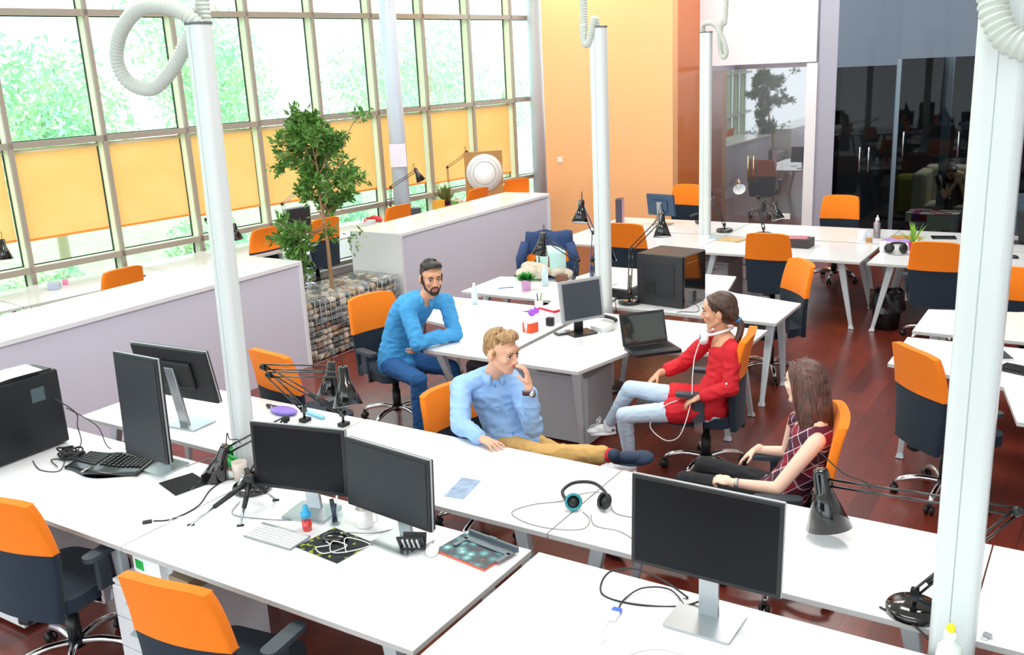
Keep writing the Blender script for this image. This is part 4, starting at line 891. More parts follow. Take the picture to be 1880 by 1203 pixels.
cable('headset_cable', [(-2.0, 3.71, Z1), (-1.93, 3.62, Z1), (-1.8, 3.62, Z1), (-1.66, 3.56, Z1), (-1.55, 3.58, Z1)], .002, CABLEG, 'thin grey headset cable running right toward the large monitor')
# adapter and cables by the large monitor
t = T('video_adapter', 'white video adapter with blue plug on the foreground desk', 'adapter', (-1.515, 2.99, ZD), R(5)); MB().prism(rbox(0, -.025, .042, .055, .004, 2), .002, .016).build('adapter_body', WPL, t, bevel=.002)
MB().prism(rbox(0, .018, .038, .03, .003, 2), .003, .015).build('blue_plug', mat('plug_blue', '#2f62d0', .4), t, bevel=.001)
cable('cable', [(-1.515, 3.02, Z1), (-1.53, 3.10, Z1), (-1.49, 3.2, Z1 + .012), (-1.38, 3.24, Z1 + .01), (-1.25, 3.12, Z1)], .0035, CABLEB, 'short black cable joined to the blue plug')
cable('cable', [(-1.3, 3.22, Z1 + .01), (-1.42, 3.26, .775), (-1.56, 3.27, .79), (-1.66, 3.22, .77), (-1.63, 3.10, Z1), (-1.48, 3.09, Z1), (-1.3, 3.17, Z1), (-1.18, 3.24, .8)], .0042, CABLEB, 'thick black cable looping left of the large monitor')
cable('cable', [(-1.515, 2.94, Z1), (-1.50, 2.86, Z1), (-1.47, 2.82, Z1), (-1.475, 2.78, Z1)], .0025, CABLEW, 'short white cable below the video adapter')
cable('cable', [(-1.32, 2.50, Z1), (-1.38, 2.66, Z1), (-1.30, 2.84, Z1), (-1.12, 2.86, Z1), (-.98, 2.74, Z1), (-.92, 2.5, Z1)], .0035, CABLEW, 'white cable looping on the foreground desk')
cable('cable', [(-.85, 2.62, Z1), (-.85, 2.9, Z1), (-.74, 3.0, Z1), (-.6, 2.92, Z1), (-.45, 2.84, Z1)], .003, CABLEW, 'white cable curving toward the lemon bottle')
cable('cable', [(-.62, 3.52, Z1), (-.46, 3.43, Z1), (-.40, 3.38, .68), (-.45, 3.37, .45)], .0045, CABLEB, 'black lamp cable dropping into the gap by the right pole')
# lemon bottle
t = T('soap_bottle', 'clear squeeze bottle with yellow cap and lemon and lime label', 'bottle', (-.325, 3.17, ZD - .0), R(10))
MB().lathe([(0, 0), (.038, 0), (.042, .01), (.043, .10), (.036, .135), (.02, .155), (.017, .165)], n=28).build('bottle_body', mat('milky_plastic', '#dcece2', .12, coat=.6), t)
MB().lathe([(0, .16), (.021, .16), (.021, .185), (.013, .192), (0, .192)], n=24).build('white_collar', WPL, t)
MB().lathe([(0, .19), (.014, .19), (.015, .205), (.009, .216), (0, .217)], n=24).build('yellow_cap', mat('cap_yellow', '#f4e51c', .35), t)
mb = MB(); mb.ell((-.024, -.032, .07), (.013, .012, .026), rot=Matrix.Rotation(R(18), 3, 'Y')); mb.build('lemon_print', mat('lemon', '#f0df2a', .4), t)
mb = MB(); mb.ell((.020, -.034, .055), (.018, .010, .014), rot=Matrix.Rotation(R(-25), 3, 'Y')); mb.build('lime_print', mat('lime', '#58b440', .4), t)
t = T('binder_clip', 'small steel binder clip on the desk beside the lemon bottle', 'clip', (-.235, 3.5, ZD), R(-20)); MB().box((0, 0, .008), (.028, .018, .016)).build('clip_body', STEEL, t, bevel=.002); MB().tube([(-.01, -.01, .004), (-.01, -.03, .003), (.01, -.03, .003), (.01, -.01, .004)], .001, 5).build('wire_handle', STEEL, t)
# behind left monitor pair
put('eyeglasses', MB().tube([(-4.66, 4.17, ZD + .01), (-4.63, 4.12, ZD + .03), (-4.57, 4.12, ZD + .03), (-4.54, 4.17, ZD + .01)], .004, 6).ell((-4.63, 4.115, ZD + .02), (.025, .005, .018), n=12, m=6).ell((-4.57, 4.115, ZD + .02), (.025, .005, .018), n=12, m=6), BLKG, 'dark sunglasses on the back-row desk behind the monitor', 'glasses')
put('purple_case', MB().ell((-4.47, 4.10, ZD + .02), (.11, .06, .02)), mat('purple', '#8d78d6', .4), 'flat purple case on the back-row desk behind the monitor', 'case')
put('blue_toothbrush_case', MB().prism(rbox(-4.25, 4.15, .22, .035, .015, 3, rz=R(-12)), ZD, ZD + .018), mat('pale_blue_plastic', '#8cc9ec', .3), 'pale blue plastic ruler-like case at the desk edge', 'case', bevel=.003)
# drawer pedestals
def pedestal(x, y, deg, w_, d_, h_, label, nd=3, m_=WPL):
    t = T('drawer_unit', label, 'drawers', (x, y, 0), R(deg)); MB().box((0, 0, h_ / 2), (w_, d_, h_ - .044)).build('carcass', m_, t, bevel=.003); MB().box((0, 0, h_ - .01), (w_ + .01, d_ + .01, .02)).build('top_board', m_, t, bevel=.002)
    hh = (h_ - .07) / nd
    for k in range(nd):
        z = .045 + hh * (k + .5); dr = MB().box((0, -d_ / 2 - .009, z), (w_ - .006, .018, hh - .005)).build('drawer', m_, t, bevel=.002)
        mb = MB(); mb.box((0, -d_ / 2 - .03, z + hh * .18), (w_ * .42, .03, .004), rot=Matrix.Rotation(R(28), 3, 'X')); mb.build('handle', mat('handle_grey', '#aab4ba', .3, metal=.4), dr)
    return t
PED = mat('pedestal_white', '#dcdcdf', .45)
pedestal(-3.70, 2.66, 0, .42, .55, .57, 'white drawer unit under the front row desk between the two chairs', m_=PED)
pedestal(-5.02, 2.62, 0, .42, .5, .56, 'white drawer unit at the lower left corner of the photo', m_=PED)
pedestal(-3.62, 6.22, -90, .42, .76, .56, 'grey drawer unit under the middle bench beside the man\'s raised hand', m_=mat('pedestal_grey', '#b9bcc0', .5))
pedestal(-3.95, 10.62, 0, .5, .5, .56, 'grey drawer unit under the far bench', m_=mat('pedestal_grey', '#b9bcc0', .5))
t = T('carton', 'white carton with green print on the drawer unit', 'box', (-3.74, 2.55, .57), R(-6)); MB().box((-.02, 0, .055), (.24, .16, .11)).build('carton_body', PAPER, t, bevel=.002); MB().box((-.08, -.081, .045), (.07, .002, .05)).build('green_print', TURQ, t)
tag(MB().box((-3.52, 2.52, .602), (.14, .12, .06)).build('small_box', mat('kraft', '#9b8a72', .8), bevel=.002), 'small brown box beside the white carton', 'box')
lf = MB()
for k in range(6): a = k * 1.1; lf.add([(-4.55, 1.9, .52), (-4.55 + .09 * math.cos(a) - .02 * math.sin(a), 1.9 + .09 * math.sin(a) + .02 * math.cos(a), .60), (-4.55 + .2 * math.cos(a), 1.9 + .2 * math.sin(a), .6), (-4.55 + .09 * math.cos(a) + .02 * math.sin(a), 1.9 + .09 * math.sin(a) - .02 * math.cos(a), .59)], [(0, 1, 2, 3)])
lf = None

# ------------------------------------------------------------------ middle bench items
t = T('note_cube', 'orange-red paper note cube with white corner', 'note cube', (-3.985, 6.43, ZD), R(-18)); MB().box((0, 0, .04), (.095, .095, .08)).build('cube_holder', mat('cube_orange', '#f1562c', .5), t, bevel=.002); MB().box((0, 0, .083), (.085, .085, .004)).build('paper_sheets', PAPER, t)
mb = MB(); mb.add([(-.025, -.0485, .08), (.02, -.0485, .08), (.003, -.0485, .003), (-.008, -.0485, .003)], [(0, 3, 2, 1)]); mb.build('white_wedge', PAPER, t)
t = T('document_box', 'white storage box with red lid edge behind the note cube', 'box', (-4.0, 6.83, ZD), R(-20)); MB().box((0, 0, .045), (.20, .14, .09)).build('box_body', PAPER, t, bevel=.002); MB().box((0, 0, .10), (.205, .145, .02)).build('red_lid_edge', RED, t, bevel=.002); MB().box((0, 0, .112), (.195, .135, .004)).build('lid_top', PAPER, t)
put('pen_stand', MB().box((-3.93, 6.66, ZD + .035), (.06, .05, .07)), BLKP, 'small black clip holder between note cube and white box', 'holder', bevel=.006)
t = T('pen_cup', 'white pen cup with magenta base', 'cup', (-4.27, 7.05, ZD)); MB().lathe([(.036, .035), (.037, .10), (.033, .10), (.033, .04)], cap=False).build('cup_body', WPL, t); MB().lathe([(0, 0), (.037, 0), (.037, .036), (0, .036)]).build('magenta_base', mat('magenta', '#d8318c', .4), t)
for a, c_, n_ in (((.03, 0), '#8fc740', 'lime green pen standing in the pen cup'), ((-.025, .02), '#3a7fb5', 'blue pen standing in the pen cup'), ((.0, -.03), '#7a4436', 'brown pencil standing in the pen cup'), ((.02, .03), '#b05fc0', 'purple pen standing in the pen cup')):
    tag(MB().cyl((-4.27, 7.05, ZD + .02), (-4.27 + a[0], 7.05 + a[1], ZD + .16), .0045, n=8).build('pen', mat('pen_' + c_[1:], c_, .4)), n_, 'pen', 'pens in the cup')
mugf(-4.12, 7.10, ZD, WPL, 'white mug with dark spot behind the red-edged box', hd=R(200))
mb = MB(); mb.ell((0, 0, .04), (.035, .03, .035), n=8, m=5); mb.add([(-.02, -.02, .06), (-.1, -.03, .05), (-.02, .02, .03), (.03, 0, .1), (.08, .03, .05), (.02, -.03, .02)], [(0, 1, 2), (3, 4, 5), (0, 2, 1)])
put('origami_figure', mb, mat('origami_purple', '#a855d8', .5), 'folded purple paper figure left of the red-edged box', 'origami', loc=(-4.22, 6.84, ZD))
t = T('desk_phone', 'small dark and silver desk phone before the square monitor', 'phone', (-3.70, 6.48, ZD), R(-31)); MB().prism(rbox(0, 0, .075, .15, .01, 3), .001, .016).build('phone_body', mat('phone_dark', '#3a4650', .35), t, bevel=.004)
mb = MB()
for r_ in range(4):
    for c_ in range(3): mb.box((-.02 + c_ * .02, -.05 + r_ * .018, .018), (.013, .011, .003))
mb.build('keys', WPL, t)
t = T('telephone', 'white telephone with black handset right of the square monitor', 'phone', (-3.45, 6.72, ZD), R(-20)); mb = MB(); mb.box((0, 0, .03), (.16, .17, .05), rot=Matrix.Rotation(R(10), 3, 'X')); mb.build('phone_body', mat('off_white', '#e4e6e2', .4), t, bevel=.01)
mb = MB(); mb.tube(curve_pts([(-.1, .04, .085), (-.06, .05, .095), (.06, .05, .095), (.1, .04, .085)], 4), .016, 8); mb.build('handset', BLKP, t)
def sheet_(name, x, y, w_, d_, deg, m_, label, h=.004, z=ZD, cat='paper'):
    return tag(MB().box((x, y, z + h / 2 + .0005), (w_, d_, h), rz=R(deg)).build(name, m_), label, cat)
sheet_('paper_sheets', -3.22, 6.98, .25, .18, 20, mat('print_mix', '#e2d3b8', .5, noise_amt=.3, noise_scale=30), 'printed leaflets behind the telephone', cat='papers')
sheet_('paper_sheet', -4.75, 6.9, .30, .21, 20, PAPER, 'blank paper sheet in front of the clear bottle')
sheet_('paper_sheets', -5.16, 7.02, .18, .12, 30, mat('print_green', '#c9d6b4', .5, noise_amt=.3, noise_scale=40), 'pale green leaflet by the clear bottle', cat='papers')
def bottle(x, y, z, label, r_=.03, h=.2, m_=None):
    t = T('water_bottle', label, 'bottle', (x, y, z)); MB().lathe([(0, 0), (r_, 0), (r_, h * .68), (r_ * .85, h * .76), (r_ * .42, h * .88), (r_ * .4, h * .93), (0, h * .93)], n=24).build('bottle_body', m_ or mat('pet_plastic', '#d7ecf4', .1, coat=.6), t)
    MB().lathe([(0, h * .92), (r_ * .48, h * .92), (r_ * .48, h), (0, h)], n=20).build('bottle_cap', WPL, t)
bottle(-4.96, 7.04, ZD, 'slim clear plastic bottle beside the bearded man')
bottle(-4.72, 7.93, ZD, 'clear water bottle beside the pink plant pot', .033, .21)
def plant(x, y, z, label, potm, pr, ph, nleaf, ln, wdt, m_=LEAF, up=.6, grp=None, seed=1, thin=False):
    t = T('potted_plant', label, 'plant', (x, y, z), 0, grp); MB().lathe([(0, 0), (pr * .72, 0), (pr, ph), (pr * 1.06, ph), (pr * 1.06, ph * .88 if False else ph + .004), (pr * .9, ph), (pr * .85, ph * .85), (0, ph * .85)], n=24, cap=False).build('plant_pot', potm, t)
    rg = random.Random(seed); mb = MB()
    for k in range(nleaf):
        a = rg.uniform(0, 2 * PI); e_ = rg.uniform(.15, 1.4) if not thin else rg.uniform(.4, 1.3); d = Vector((math.cos(a) * math.cos(e_), math.sin(a) * math.cos(e_), math.sin(e_) * up + .15)); l = ln * rg.uniform(.6, 1.1); s = Vector((-math.sin(a), math.cos(a), 0)) * wdt
        p0 = Vector((rg.uniform(-.4, .4) * pr, rg.uniform(-.4, .4) * pr, ph * .85)); p1 = p0 + d * l * .55; p2 = p0 + d * l + Vector((0, 0, -l * .12))
        mb.add([p0 - s * .3, p0 + s * .3, p1 + s, p1 - s, p2], [(0, 1, 2, 3), (3, 2, 4)], True)
    mb.build('leaves', m_, t); return t
plant(-4.80, 7.70, ZD, 'bushy green plant in a pink pot on the middle bench', PINK, .055, .11, 220, .14, .012, mat('bright_leaf', '#2f9a34', .5, noise_amt=.3, noise_scale=20))
t = T('notebook', 'open notebook with a blue pen lying across it on the middle bench', 'notebook', (-5.10, 7.66, ZD), R(25)); MB().box((0, 0, .005), (.28, .17, .01)).build('pages', PAPER, t, bevel=.001); MB().cyl((0, -.05, .014), (.15, -.01, .014), .005, n=8).build('pen', mat('pen_blue', '#2f6fbf', .4), t)
sheet_('folder', -4.47, 7.93, .34, .24, 10, PAPER, 'white folder with blue edge behind the square monitor', h=.02, cat='folder')
mb = MB()
for k in range(12):
    rg = random.Random(k); mb.ell((rg.uniform(-.2, .26), rg.uniform(-.1, .14), .05 + rg.uniform(0, .07)), (.11, .09, .055), n=10, m=6)
put('bag_pile', mb, mat('beige_textile', '#cbbfae', .9, noise_amt=.5, noise_scale=10), 'rumpled beige patterned textile heaped in front of the jacket chair', 'textile', loc=(-4.95, 8.16, ZD))
mb = MB(); mb.prism(rbox(0, 0, .34, .2, .09, 6), .0, .2); mb.ell((0, 0, .19), (.165, .095, .06)); mb.cur = 1
for x in (-.07, .07): mb.tube([(x, -.1, .05), (x, -.095, .16), (x, 0, .225), (x, .09, .15)], .01, 6)
put('backpack', mb, [mat('mint_fabric', '#b9dcd6', .8), mat('leather_strap', '#6d3a32', .6)], 'mint backpack with two brown straps before the jacket chair', 'bag', loc=(-4.86, 8.30, ZD + .08), rz=R(-15))
sheet_('small_box', -4.66, 8.16, .10, .08, 10, mat('cocoa_box', '#7a4f3c', .6), 'small brown box beside the water bottle', h=.07, cat='box')
t = T('desk_organizer', 'low black box behind the lamp base beside the tower', 'box', (-3.83, 7.86, ZD), R(-5)); MB().box((0, 0, .04), (.26, .24, .08)).build('box_body', BLKP, t, bevel=.004); MB().box((.0, 0, .083), (.2, .18, .004)).build('white_sheet', PAPER, t)
cable('cable', [(-3.62, 7.5, Z1), (-3.52, 7.42, .82), (-3.58, 7.40, .9), (-3.68, 7.42, .86), (-3.66, 7.38, .72), (-3.56, 7.38, .70)], .0035, CABLEB, 'black cables dropping into the gap behind the laptop')
cable('cable', [(-3.08, 7.62, .8), (-2.98, 7.58, .78), (-2.96, 7.52, Z1), (-3.1, 7.46, Z1), (-3.2, 7.40, .70)], .003, CABLEB, 'black cable running from the front of the middle computer tower')
sheet_('carton', -2.98, 7.86, .05, .06, 0, PAPER, 'small white carton right of the middle computer tower', h=.1, cat='box')
put('cable_duct', MB().cyl((-3.25, 6.95, .055), (-2.9, 6.9, .055), .05, n=18), mat('duct_white', '#d9dcdd', .5), 'white tube lying on the floor under the laptop desk', 'tube')
put('floor_bag', MB().box((-4.45, 6.6, .2), (.5, .3, .38)), mat('shopper_dark', '#3a2c33', .8), 'dark bag standing under the bearded man\'s desk', 'bag', bevel=.04)
# waste bin
t = T('waste_bin', 'black waste bin lined with a crumpled black bag', 'waste bin', (-1.93, 10.28, 0)); 
MB().lathe([(0, .0), (.13, .0), (.155, .36), (.15, .36), (.125, .01), (0, .01)], n=28, cap=False).build('bin_body', BLKP, t)
mb = MB(); rr = []
for j in range(12):
    v = j / 11; z = .43 - .23 * abs(1 - 2 * v) if False else (.25 + .14 * math.sin(v * PI) + .01); z = .22 + .19 * (1 - abs(1 - v * 1.6) if v < .9 else .3); r_ = .175 - .02 * v
    rr.append([Vector(((r_ + .012 * math.sin(7 * a + 4 * v) + .008 * math.sin(15 * a + 9 * v)) * math.cos(a), (r_ + .012 * math.sin(6 * a + 5 * v)) * math.sin(a), .20 + .21 * v + .012 * math.sin(5 * a + 3 * v))) for a in [2 * PI * k / 40 for k in range(40)]])
rr += [[Vector((p.x * .86, p.y * .86, p.z - .05)) for p in rr[-1]], [Vector((p.x * .8, p.y * .8, .2)) for p in rr[-1]]]
mb.rings(rr, cap=False); mb.build('bin_liner', mat('bin_bag', '#15191b', .22, coat=.5, bump=.6, bump_scale=40), t)
# ------------------------------------------------------------------ far bench items
mugf(-2.43, 11.27, ZD, mat('mug_blue_print', '#dfe9f5', .3, noise_amt=.3, noise_scale=30), 'white mug with blue print beside the steel bottle', r_=.05, h=.115)
t = T('steel_bottle', 'brushed steel drinking bottle on the far bench', 'bottle', (-2.31, 11.46, ZD)); MB().lathe([(0, 0), (.04, 0), (.041, .01), (.041, .17), (.02, .2), (0, .2)], n=24).build('bottle_body', mat('steel_warm', '#9c9498', .3, metal=.8), t); MB().lathe([(0, .2), (.02, .2), (.02, .235), (.008, .24), (.006, .265), (0, .265)], n=20).build('bottle_cap', WPL, t)
sheet_('wooden_block', -2.33, 11.16, .06, .05, 0, WOOD, 'small wooden block beside the mug with blue print', h=.05, cat='block')
sheet_('magazine', -2.0, 11.55, .30, .22, 25, mat('mag_orange', '#c9914b', .35, noise_amt=.6, noise_scale=18), 'orange and purple magazine between steel bottle and spiky plant', h=.012, cat='magazine')
sheet_('magazine', -2.05, 11.35, .3, .2, -12, mat('mag_purple', '#b79ad6', .35, noise_amt=.5, noise_scale=16), 'lilac magazine in front of the orange one', h=.01, cat='magazine')
sheet_('magazine', -3.83, 10.83, .30, .24, -12, mat('mag_tan', '#c9a878', .35, noise_amt=.6, noise_scale=20), 'tan patterned magazine on the far bench left of the orange chair', h=.014, cat='magazine')
sheet_('magazine', -4.05, 10.93, .2, .14, 10, mat('mag_blue', '#9db9c9', .35, noise_amt=.4, noise_scale=20), 'blue grey booklet beside the far power pole', h=.006, cat='booklet')
t = T('archive_box', 'dark red and black box on the far bench behind the orange chair', 'box', (-2.98, 10.68, ZD), R(-3)); MB().box((0, 0, .05), (.27, .22, .10)).build('box_body', mat('box_dark', '#3b3136', .5), t, bevel=.003); MB().box((-.02, 0, .104), (.22, .2, .006), rz=.2).build('red_booklet', mat('booklet_red', '#b26a6e', .4, noise_amt=.5, noise_scale=20), t)
t = T('headphones', 'large black headphones lying on the far bench', 'headphones', (-1.93, 10.62, ZD)); mb = MB(); mb.tube(curve_pts([(-.08, 0, .06), (-.06, .08, .09), (.05, .1, .09), (.09, .03, .06)], 6), .014, 8); mb.build('headband', BLKP, t)
for c_, ax in (((-.07, -.02, .055), (.3, -1, .2)), ((.07, 0, .055), (.9, -.5, .2))): MB().lathe([(0, -.025), (.04, -.025), (.052, -.01), (.052, .012), (.04, .024), (0, .02)], c=c_, axis=ax).build('ear_cup', BLKP, t)
cable('cable', [(-2.0, 10.55, Z1), (-1.9, 10.5, Z1), (-1.8, 10.55, Z1), (-1.7, 10.52, Z1)], .003, CABLEB, 'headphone cable curled on the far bench')
mugf(-2.07, 10.66, ZD, mat('cup_white_print', '#e8f0f4', .3, noise_amt=.2, noise_scale=40), 'white cup with dark band left of the black headphones', r_=.042, h=.11)
plant(-1.80, 10.80, ZD, 'spiky aloe in a hot-pink pot on the far bench', mat('hot_pink', '#e6247e', .4), .045, .09, 26, .26, .010, mat('aloe_leaf', '#7fae3a', .5), up=1.0, seed=4, thin=True)
sheet_('tablet', -1.62, 11.66, .26, .18, 15, BLKG, 'flat black tablet on the far bench', h=.012, cat='tablet')
t = T('speaker_box', 'tall thin dark speaker standing on the far bench before the orange wall', 'speaker', (-5.69, 11.62, ZD), R(15)); MB().box((0, 0, .165), (.09, .16, .33)).build('speaker_case', mat('plum_plastic', '#3c3a48', .4), t, bevel=.006); MB().box((.046, 0, .165), (.004, .15, .32)).build('side_face', mat('pale_pink_side', '#c79bb0', .4), t)
put('dark_pouch', MB().ell((-4.62, 11.82, ZD + .025), (.07, .05, .025)), mat('pouch_brown', '#4b3d40', .7), 'small dark pouch on the far bench left of the far power pole', 'pouch')
sheet_('purple_booklet', -5.35, 11.35, .12, .1, 10, mat('lilac', '#b9a6e8', .5), 'small lilac booklet on the rear far bench', h=.005, cat='booklet')
# right bench
t = T('notebook', 'black notebook with a blue pen on the right bench', 'notebook', (-.62, 7.16, ZD), R(24)); MB().box((0, 0, .008), (.19, .24, .014)).build('pages', PAPER, t); MB().box((0, 0, .0165), (.195, .245, .003)).build('cover', mat('cover_dark', '#343a44', .5), t, bevel=.001); MB().cyl((-.06, .0, .024), (.07, .03, .024), .006, n=8).build('pen', mat('pen_navy', '#1f2f86', .35), t)
t = T('keyboard', 'plain black keyboard cut by the right edge of the photo', 'keyboard', (-.335, 6.83, ZD), R(-20)); MB().prism(rbox(0, 0, .44, .15, .01, 3), .0, .018).build('body', mat('keyboard_body', '#1c2229', .3), t, bevel=.003)
mb = MB()
for r_ in range(5):
    for c_ in range(19): mb.box((-.2 + c_ * .0222, -.055 + r_ * .026, .022), (.018, .02, .010))
mb.build('keys', BLKP, t, bevel=.002)
# ------------------------------------------------------------------ window desk clutter
t = T('dial_board', 'round white dial fixed on an upright wooden board', 'dial', (-8.62, 12.70, ZD), R(48)); MB().box((0, 0, .42), (.62, .04, .84)).build('wooden_board', WOOD, t, bevel=.004)
mb = MB(); mb.lathe([(0, -.006), (.30, -.006), (.30, .006), (0, .006)], n=48, c=(0, -.03, .50), axis=(0, -1, 0)); mb.build('white_dial', mat('dial_face', '#eceff0', .3), t)
mb = MB(); mb.lathe([(.18, .008), (.19, .008), (.19, .0), (.18, .0)], n=48, c=(0, -.032, .50), axis=(0, -1, 0), cap=False)
for k in range(48): a = 2 * PI * k / 48; mb.box((.24 * math.cos(a), -.039, .50 + .24 * math.sin(a)), (.012, .003, .012))
mb.build('dial_marks', mat('dial_marks', '#b9c3c6', .5), t)
def atw(y, off, z): return wp(y, off, z)
RB = [(atw(10.45, .75, ZD), 'red folded cloth on the window desk right of the tree'), (atw(11.9, .8, ZD), 'red item pile at the foot of the round column'), (atw(12.35, .55, ZD), 'red and pink objects beside the wooden dial board')]
for k, (p, lb) in enumerate(RB):
    mb = MB(); rg = random.Random(20 + k)
    for _ in range(6): mb.box((rg.uniform(-.12, .12), rg.uniform(-.08, .08), .03 + rg.uniform(0, .10)), (.14, .06, .03), rot=Matrix.Rotation(rg.uniform(-.9, .9), 3, 'Y') @ Matrix.Rotation(rg.uniform(0, 3), 3, 'Z'))
    put('red_object', mb, RED, lb, 'object', loc=p, bevel=.006)
plant(*atw(10.1, .3, ZD), 'small plant in a blue pot at the window behind the tree', mat('pot_blue', '#3c6d8c', .4), .07, .15, 26, .18, .014, seed=6, thin=True)
plant(*atw(12.02, .75, ZD), 'spiky plant in a dark pot between round column and dial', mat('pot_dark', '#4a3c46', .5), .08, .14, 60, .34, .018, mat('dry_green', '#7d8a4a', .6), up=1.0, seed=8, thin=True)
for k, (y, off, c_, sz, lb) in enumerate(((10.25, .95, '#cfd6e0', (.12, .1, .12), 'pale grey cup-like pot on the window desk'), (11.3, .8, '#39424c', (.16, .12, .14), 'dark grey box behind the round column'), (11.75, .85, '#e9a83c', (.18, .1, .2), 'yellow folder stack by the window'), (11.95, 1.0, '#5d9a3a', (.12, .1, .16), 'green bag on the window desk'), (12.1, 1.0, '#8c83c4', (.2, .14, .07), 'lilac box on the window desk'), (12.2, .8, '#e8e4dc', (.2, .12, .14), 'cream box by the window'), (12.6, .75, '#2d2f33', (.16, .16, .06), 'black lamp foot shaped box before the dial'), (13.9, .6, '#d6d3dd', (.3, .2, .05), 'pale box at the far window desk'), (5.95, .55, '#aeb7cc', (.16, .12, .07), 'crumpled grey tissue pack on the window desk'), (6.12, .45, '#f08ab8', (.05, .05, .06), 'small pink eraser on the window desk'), (9.0, .55, '#d9a9a0', (.2, .14, .05), 'pinkish box on the window desk left of the tree'))):
    p = atw(y, off, ZD + sz[2] / 2 + .001); tag(MB().box(p, sz, rz=k * .7).build('desk_item', mat('item_%d' % k, c_, .5), bevel=.008), lb, 'box')
tag(MB().box(atw(6.75, .75, ZD + .008), (.3, .2, .014), rz=R(-14)).build('tablet', mat('tablet_dark', '#3c4a57', .4), bevel=.004), 'white-faced tablet with dark rim on the window desk', 'tablet')['category'] = 'tablet'
tag(MB().box(atw(6.75, .75, ZD + .0165), (.26, .17, .003), rz=R(-14)).build('tablet_screen_sheet', PAPER), 'white sheet lying on the dark tablet', 'paper')
sheet_('paper_sheets', -7.2, 5.9, .35, .25, 10, PAPER, 'papers lying on the long left counter', z=1.1, cat='papers')
# dark room: armchair, ottoman
t = T('armchair', 'beige upholstered armchair in the dark glazed room', 'armchair', (-2.25, 16.55, 0), R(0)); BG = mat('beige_upholstery', '#a89a83', .9)
MB().prism(rbox(0, 0, .9, .85, .08, 4), .12, .42).build('seat', BG, t, bevel=.03)
MB().box((-.42, 0, .55), (.20, .85, .78)).build('armrest', BG, t, bevel=.06, seg=4); MB().box((.42, 0, .36), (.18, .85, .5)).build('armrest', BG, t, bevel=.06, seg=4); MB().box((-.05, .38, .62), (.8, .2, .75)).build('backrest', BG, t, bevel=.07, seg=4)
m, nt, b = node_mat('patchwork'); tc = nt.nodes.new('ShaderNodeTexCoord'); vo = nt.nodes.new('ShaderNodeTexVoronoi'); vo.distance = 'CHEBYCHEV'; vo.inputs['Randomness'].default_value = 0.05; vo.inputs['Scale'].default_value = 9; rp = nt.nodes.new('ShaderNodeValToRGB'); rp.color_ramp.interpolation = 'CONSTANT'
for p_, c_ in ((.0, '#e8dcc0'), (.3, '#b8303a'), (.5, '#7a2f78'), (.65, '#d9cfd0'), (.8, '#8a6a70')):
    e = rp.color_ramp.elements[0] if p_ == 0 else rp.color_ramp.elements.new(p_); e.position = p_; e.color = lin(c_)
nt.links.new(tc.outputs['Object'], vo.inputs['Vector']); sp_ = nt.nodes.new('ShaderNodeSeparateColor'); nt.links.new(vo.outputs['Color'], sp_.inputs[0]); nt.links.new(sp_.outputs[0], rp.inputs[0]); nt.links.new(rp.outputs[0], b.inputs['Base Color'])
t = T('ottoman', 'patchwork ottoman in red, purple and cream', 'ottoman', (-2.35, 15.72, 0)); MB().prism(rbox(0, 0, .75, .5, .06, 4), .05, .40).build('cushion', m, t, bevel=.05, seg=4)
for x in (-.3, .3):
    for y in (-.18, .18): MB().cyl((x, y, 0), (x, y, .07), .02).build('foot', BLKP, t)
tag(MB().box((-2.95, 17.2, .45), (.5, .3, .7)).build('olive_cushion', mat('olive', '#6b6420', .9), bevel=.08), 'olive cushion standing left of the beige armchair', 'cushion')
# ------------------------------------------------------------------ people
def V(*a): return Vector(a)
def lerp(a, b, t): return a.lerp(b, t)
def frame(F_, U_): 
    F_ = F_.normalized(); Rr = F_.cross(U_).normalized(); U2 = Rr.cross(F_).normalized(); return F_, Rr, U2
def hand(mb, wrist, d, n, lat, curl=.5, s=1.0, spread=.10, thumb=(.75, .5)):
    """d pointing direction, n palm normal (towards palm side), lat direction of the thumb"""
    d = d.normalized(); n = (n - d * n.dot(d)).normalized(); lat = (lat - d * lat.dot(d) - n * lat.dot(n)).normalized()
    pc = wrist + d * .045 * s
    rot = Matrix((lat, d, n)).transposed(); mb.ell(pc, (.040 * s, .052 * s, .015 * s), rot=rot, n=14, m=10)
    mb.cap(wrist - d * .02, wrist + d * .03 * s, .025 * s, .022 * s)
    for i, (off, L_) in enumerate(((.030, .072), (.010, .080), (-.011, .074), (-.031, .058))):
        c_ = curl * (1 + .12 * i); fd = (d + lat * (spread * (1.5 - i))).normalized(); p = wrist + d * (.082 - .004 * abs(i - 1)) * s + lat * off * s; r_ = .0092 * s
        q = p
        for k, fr in enumerate((.46, .31, .23)):
            a = c_ * (k + .6); dd = fd * math.cos(a) + n * math.sin(a); e_ = q + dd * L_ * fr * s; mb.cap(q, e_, r_, r_ * .9, n=8); q = e_; r_ *= .9
    p = wrist + d * .022 * s + lat * .026 * s; t1 = (lat * thumb[0] + d * .7 + n * thumb[1]).normalized(); e_ = p + t1 * .042 * s; mb.cap(p, e_, .0125 * s, .0105 * s, n=8)
    t2 = (t1 * .5 + d * .75 + n * .15).normalized(); mb.cap(e_, e_ + t2 * .032 * s, .0102 * s, .0085 * s, n=8)
